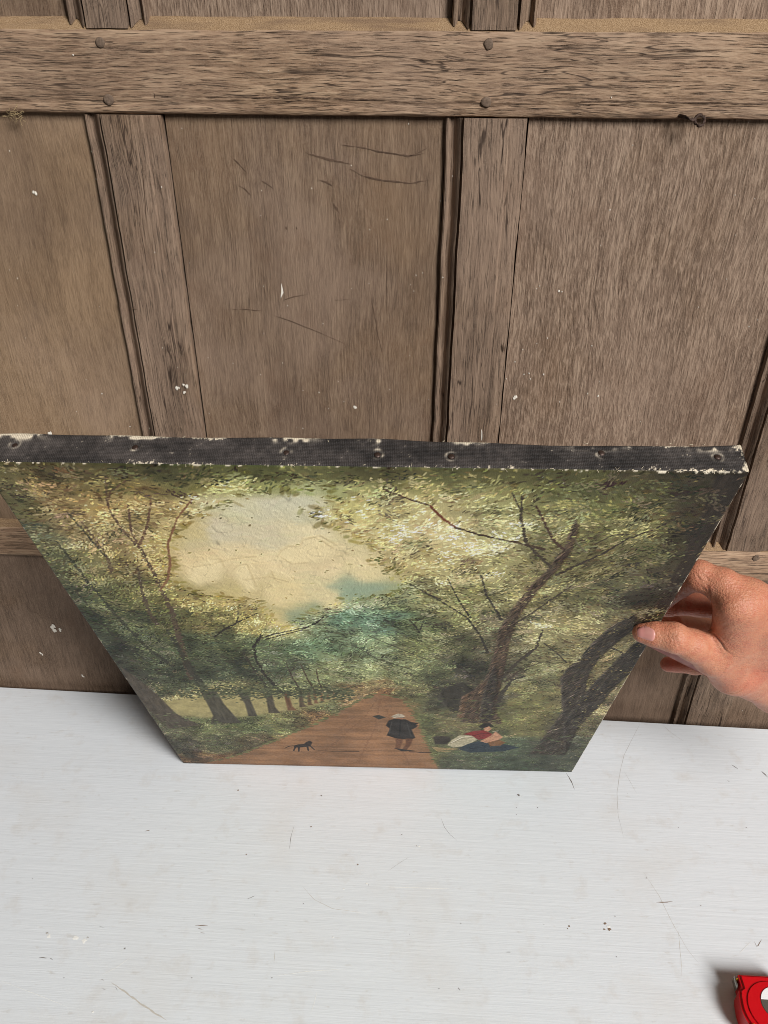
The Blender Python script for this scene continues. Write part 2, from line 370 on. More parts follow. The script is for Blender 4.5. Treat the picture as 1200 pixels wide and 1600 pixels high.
def ribbon(pts, w, normal_axis, lift, jitter=0.25, n=None, seed=0):
    """thin tapered sliver along a polyline; pts 2-D metres; returns verts, faces in the plane (a, b, lift)"""
    P = np.array(pts, float); d = np.r_[0, np.cumsum(np.hypot(*np.diff(P, axis=0).T))]
    m = n or max(4, int(d[-1]/.004)+3)
    s = np.linspace(0, d[-1], m); a = np.interp(s, d, P[:, 0]); c = np.interp(s, d, P[:, 1])
    ta = np.gradient(a); tc = np.gradient(c); L = np.hypot(ta, tc)+1e-9
    V = []; F = []
    for i in range(m):
        e = math.sin(math.pi*min(1, max(0, i/(m-1))))**0.55
        hw = .5*w*max(.12, e)*(1+jitter*n1(i*1.3, seed)); off = w*.35*n1(i*.9, seed+9)
        na, nc = -tc[i]/L[i], ta[i]/L[i]
        V.append((a[i]+na*(hw+off), c[i]+nc*(hw+off))); V.append((a[i]-na*(hw-off), c[i]-nc*(hw-off)))
        if i: q = 2*i; F.append((q-2, q-1, q+1, q))
    if normal_axis == 'y': return [(x, lift, z) for x, z in V], F
    return [(x, y, lift) for x, y in V], F
def face_y(key):
    return {'rail': WY-.0008, 'stileL': WY-.0006, 'stileM': WY-.0006}.get(key, WY+.0087)
for i, (key, pts, w) in enumerate(WALL['cracks']):
    V, F = ribbon([(a/1000, c/1000) for a, c in pts], w*.58/1000, 'y', face_y(key), .9, seed=i)
    par = {'rail': rail_up, 'stileL': stiles[1], 'stileM': stiles[2]}.get(key) or panels[key]
    F = [f[::-1] for f in F]
    wobj('crack', mesh('crack', V, F), [M_crack], parent=par, smooth=False)
def blob_disc(cx, cz, r, y, seed, asp=1.0, n=11):
    V = [(cx, y-.0002, cz)]
    for i in range(n):
        a = 2*math.pi*i/n; q = r*(1+.45*n1(i*1.1, seed))
        V.append((cx+q*math.cos(a)*.75, y, cz+q*math.sin(a)*asp))
    return V, [(0, 1+(i+1) % n, 1+i) for i in range(n)]
SV = []; SF = []
def wall_y(x, z):
    if RZ0 < z < RZ1 or QZ0 < z < QZ1: return WY-.0008
    for x0, w in ST:
        if x0+.002 < x < x0+w: return WY-.0008
    return WY+.0087
for i, (x, z, s) in enumerate(WALL['specks']):
    x /= 1000; z /= 1000
    for q in range(1 if s < 3 else 3):
        ox = 0 if q == 0 else random.uniform(-1, 1)*s*.0007; oz = 0 if q == 0 else random.uniform(-1, 1)*s*.0005
        V, F = blob_disc(x+ox, z+oz, s*.0005*random.uniform(.55, .95), wall_y(x, z)-.0002*q, i*3+q, 1.0)
        b0 = len(SV); SV += V; SF += [tuple(v+b0 for v in f) for f in F]
for i, (pts, w) in enumerate(WALL['long']):
    V, F = ribbon([(a/1000, c/1000) for a, c in pts], w/1000, 'y', wall_y(pts[1][0]/1000, pts[1][1]/1000), .5, seed=40+i)
    b0 = len(SV); SV += V; SF += [tuple(v+b0 for v in f[::-1]) for f in F]
for i in range(70):
    x = random.uniform(-.45, .42); z = random.uniform(.42, .75)
    V, F = blob_disc(x, z, random.uniform(.0003, .0007), wall_y(x, z), 200+i, 1.0, 6)
    b0 = len(SV); SV += V; SF += [tuple(v+b0 for v in f) for f in F]
sp = wobj('paint_specks', mesh('paint_specks', SV, SF), [M_speck], smooth=False); sp['kind'] = 'stuff'

def peg(x, z, r, seed, par):
    V = []; F = []; n = 14
    rings = [(1.0, .004), (1.0, -.0008), (.86, -.0013), (.45, -.0014)]
    for q, y in rings:
        for i in range(n):
            a = 2*math.pi*i/n; rr = r*q*(1+.12*n1(i*.9, seed))
            V.append((x+rr*math.cos(a), WY+y, z+rr*math.sin(a)))
    V.append((x, WY-.0014, z))
    for k in range(3):
        for i in range(n):
            a, b2 = k*n+i, k*n+(i+1) % n; F.append((a, b2, b2+n, a+n))
    for i in range(n): F.append((3*n+i, 3*n+(i+1) % n, 4*n))
    wobj('peg', mesh('peg', V, F), [M_peg], parent=par)
for i, (x, z) in enumerate(WALL['pegs']):
    peg(x/1000, z/1000, (.0040, .0046, .0042, .0045, .0041)[i % 5], i*7, rail_up if z > 500 else rail_low)
def tube(pts, r, n=8, taper=None):
    P = [Vector(p) for p in pts]; V = []; F = []
    for i, p in enumerate(P):
        t = (P[min(i+1, len(P)-1)]-P[max(i-1, 0)]).normalized()
        s = t.orthogonal().normalized(); u = t.cross(s)
        if i and V:
            # keep the ring orientation steady
            pass
        rr = r if taper is None else r*taper[i]
        for k in range(n):
            a = 2*math.pi*k/n; V.append(p+rr*(math.cos(a)*s+math.sin(a)*u))
    for i in range(len(P)-1):
        for k in range(n):
            a, b2 = i*n+k, i*n+(k+1) % n; F.append((a, b2, b2+n, a+n))
    F.append(tuple(range(n))[::-1]); F.append(tuple((len(P)-1)*n+k for k in range(n)))
    return V, F
# rusty nail with an eye under the upper rail
V, F = tube([(.2235, WY+.001, .7535), (.2275, WY-.006, .7530), (.2325, WY-.0085, .7515), (.236, WY-.009, .7505)], .0016)
nl = wobj('hook_nail', mesh('hook_nail', V, F), [M_iron], parent=rail_up)
V, F = tube([(.2395+.0042*math.cos(a), WY-.009+.002*math.sin(a), .7508+.0042*math.sin(a)) for a in np.linspace(0, 6.28, 17)], .0014)
wobj('eye', mesh('eye', V, F), [M_iron], parent=nl)
# tuft of lint stuck under the rail
LV = []; LF = []
for i in range(26):
    c0 = Vector((-.384+random.gauss(0, .003), WY-.002, .7490+random.gauss(0, .0012)))
    pts = [c0]
    d = Vector((random.gauss(0, 1), -abs(random.gauss(.3, .5)), random.gauss(-.2, .7))).normalized()
    for k in range(6):
        d = (d+Vector((random.gauss(0, .5), random.gauss(0, .4), random.gauss(0, .5)))).normalized(); pts.append(pts[-1]+d*.0016)
    V, F = tube(pts, .00022, 4); b0 = len(LV); LV += V; LF += [tuple(v+b0 for v in f) for f in F]
lt = wobj('lint', mesh('lint', LV, LF), [M_lint], parent=rail_up); lt['kind'] = 'stuff'

# ------------------------------------------------------------------ the white table
MARK = {"scr":[["dark",[[205.0,-97.2],[209.0,-109.0],[211.8,-122.6]],1.3],["grey",[[319.6,-7.2],[305.9,-29.7],[285.9,-63.6],[275.5,-90.2],[264.3,-125.5],[259.3,-158.5],[259.9,-189.3]],0.55],["grey",[[280.5,-89.9],[285.1,-106.8],[289.4,-124.1]],0.3],["faint",[[273.0,-231.5],[284.1,-260.2],[291.3,-292.5],[299.6,-319.4],[307.2,-332.1]],0.5],["faint",[[295.0,-299.3],[289.5,-329.8],[285.8,-346.0]],0.5],["dark",[[41.6,-173.3],[45.3,-185.6],[52.1,-195.7],[60.3,-203.0]],0.35],["white",[[-24.9,-266.6],[5.4,-265.7],[54.3,-264.6]],0.7],["dark",[[-136.1,-193.8],[-137.9,-207.1],[-137.3,-225.7]],0.5],["faint",[[-115.0,-270.8],[-100.8,-285.1],[-78.3,-294.9],[-49.9,-297.0]],0.5],["dark",[[-377.8,-363.6],[-368.9,-363.8]],0.8],["dark",[[-366.0,-364.3],[-362.4,-364.8]],0.7],["brown",[[-224.4,-321.5],[-210.6,-320.7]],1.0],["brown",[[-220.8,-324.8],[-214.4,-325.1]],0.8],["brown",[[-217.0,-328.7],[-212.0,-329.1]],0.7],["brown",[[278.8,-268.0],[297.4,-266.2]],1.1],["faint",[[-133.8,-343.1],[-132.9,-356.1]],0.4],["brown",[[-314.7,-211.6],[-308.3,-209.5]],1.0],["dark",[[-327.1,-328.5],[-321.4,-328.9]],0.4],["white",[[-407.5,-388.2],[-362.6,-399.8],[-326.0,-409.7]],0.5],["white",[[-305.9,-377.0],[-292.4,-368.0],[-282.4,-357.8]],0.5],["white",[[-129.4,-368.6],[-97.3,-362.5],[-58.2,-357.8]],0.5],["white",[[-85.0,-381.7],[-85.8,-390.7],[-87.8,-399.7]],0.6],["white",[[-67.6,-295.8],[-39.3,-298.5]],0.4],["faint",[[-293.5,-383.8],[-261.7,-400.3],[-228.1,-416.0]],2.0],["grey",[[-20.7,-247.7],[-6.5,-235.7],[3.0,-228.7]],0.3],["faint",[[350.2,-7.8],[359.6,-22.1],[371.8,-34.9]],0.4],["dark",[[107.7,-331.8],[113.7,-331.5]],0.6],["dark",[[57.1,-369.6],[58.9,-372.6]],0.7],["dark",[[-288.7,-387.9],[-284.9,-391.3]],0.6],["dark",[[-305.6,-381.4],[-301.9,-382.4]],0.5],["dark",[[-301.0,-390.4],[-297.5,-390.8]],0.5],["dark",[[-174.6,-289.2],[-166.8,-285.0]],0.5],["brown",[[372.5,-305.3],[373.5,-312.0],[381.2,-303.5]],0.6],["white",[[352.4,-319.8],[361.3,-312.6],[370.5,-305.4]],0.5],["dark",[[424.1,-71.6],[427.7,-75.6],[430.1,-78.5]],1.1],["dark",[[460.0,-79.9],[464.6,-89.8]],1.4],["dark",[[410.0,-97.8],[413.0,-98.6]],0.8]],"chip":[["dark",[139.5,-134.4],2.6],["white",[141.7,-137.1],1.3],["white",[-377.0,-341.6],4.0],["white",[-347.7,-342.0],4.4],["white",[-337.2,-344.2],4.2],["rim",[-379.8,-338.3],2.6],["rim",[-335.1,-340.6],2.0],["dark",[-291.9,-349.7],1.3],["dark",[-108.7,-149.1],1.6],["brown",[217.5,-295.1],2.4],["brown",[221.1,-301.2],3.0],["white",[221.0,-298.4],2.8],["brown",[215.6,-301.5],1.8],["brown",[178.3,-300.1],1.7],["brown",[176.5,-303.0],1.1],["dark",[274.8,-239.3],1.2],["white",[15.5,-213.9],2.2],["rim",[12.4,-213.2],1.2],["dark",[135.4,-153.4],0.9],["dark",[134.4,-163.6],0.9],["dark",[161.6,-152.0],0.9],["dark",[-5.5,-198.9],1.1],["white",[-43.2,-263.8],1.8],["rim",[-40.9,-265.2],1.0],["white",[-68.6,-271.3],1.6],["dark",[-111.4,-290.9],0.9],["dark",[25.1,-302.9],0.7],["dark",[61.7,-303.7],0.8],["dark",[222.9,-330.2],0.9],["brown",[230.1,-286.6],1.0],["dark",[329.0,-170.7],0.8],["dark",[411.3,-166.2],0.9],["dark",[-213.7,-375.1],0.8],["brown",[-186.4,-235.1],1.4],["brown",[-115.7,-194.5],2.0],["brown",[-55.2,-240.8],1.6],["brown",[-214.9,-147.3],1.8],["dark",[-162.6,-306.7],0.6],["white",[-302.5,-412.5],2.2],["white",[-74.9,-326.4],1.4],["dark",[-132.3,-370.7],0.9],["dark",[-343.7,-382.2],0.7],["dark",[-422.5,-278.5],0.6],["brown",[327.4,-269.0],1.0],["dark",[37.7,-371.9],0.7],["dark",[151.5,-300.1],0.5],["dark",[6.7,-318.5],0.6],["dark",[277.3,-124.8],0.5]]}
TS = -0.0165
tab = empty('white_table', (0, -.40, -.032))
tag(tab, 'white painted table top with chips, scratches and brush marks, standing against the oak panelling', 'table')
def tobj(name, me, mats, smooth=True, parent=None):
    o = link(name, me, mats, parent or tab, smooth)
    if parent is None: o.matrix_parent_inverse = Matrix.Translation((0, .40, .032))
    return o
x0, x1, yf = -.74, .74, -.82
bm = bmesh.new()
NXT, NYT = 75, 45
yb = lambda x: .0008+TS*x
rows = []
for j in range(NYT):
    r = []
    for i in range(NXT):
        x = x0+(x1-x0)*i/(NXT-1); y = yf+(yb(x)-yf)*j/(NYT-1)
        r.append(bm.verts.new((x, y, 0)))
    rows.append(r)
for j in range(NYT-1):
    for i in range(NXT-1): bm.faces.new((rows[j][i], rows[j][i+1], rows[j+1][i+1], rows[j+1][i]))
ring = [rows[0][i] for i in range(NXT)]+[rows[j][-1] for j in range(1, NYT)]+[rows[-1][i] for i in range(NXT-2, -1, -1)]+[rows[j][0] for j in range(NYT-2, 0, -1)]
prev = ring
cx, cy = 0, -.4
for dz, out in ((-.0008, .0006), (-.002, .0010), (-.030, .0010), (-.032, -.001)):
    nr = [bm.verts.new((v.co.x+(out if v.co.x > cx+.7 else -out if v.co.x < cx-.7 else 0), v.co.y+(-out if j0 < NXT else 0), dz)) for j0, v in enumerate(ring)]
    for i in range(len(ring)):
        k = (i+1) % len(ring); bm.faces.new((prev[k], prev[i], nr[i], nr[k]))
    prev = nr
bm.faces.new(prev)
bmesh.ops.recalc_face_normals(bm, faces=bm.faces)
me = bpy.data.meshes.new('tabletop'); bm.to_mesh(me); bm.free()
top = tobj('tabletop', me, [M_table]); sharp(top, 40)
MM = {'dark': M_dark, 'brown': M_brown, 'grey': M_grey, 'faint': M_faint, 'white': M_white, 'rim': M_grey}
for i, (k, pts, w) in enumerate(MARK['scr']):
    V, F = ribbon([(a/1000, c/1000) for a, c in pts], w*.8/1000, 'z', .00006+.000004*i, .5, seed=300+i)
    tobj('scratch', mesh('scratch', V, F), [MM[k]], smooth=False, parent=top).matrix_parent_inverse = Matrix.Identity(4)
for i, (k, c, w) in enumerate(MARK['chip']):
    n = 12; V = [(c[0]/1000, c[1]/1000, .0003+.000004*i)]
    for q in range(n):
        a = 2*math.pi*q/n; rr = w*.0005*(1+.5*n1(q*1.2, 500+i)); V.append((c[0]/1000+rr*math.cos(a)*1.15, c[1]/1000+rr*math.sin(a), (.00012 if k != 'rim' else .00008)+.000004*i))
    F = [(0, 1+q, 1+(q+1) % n) for q in range(n)]
    tobj('paint_chip', mesh('paint_chip', V, F), [MM[k]], smooth=False, parent=top).matrix_parent_inverse = Matrix.Identity(4)

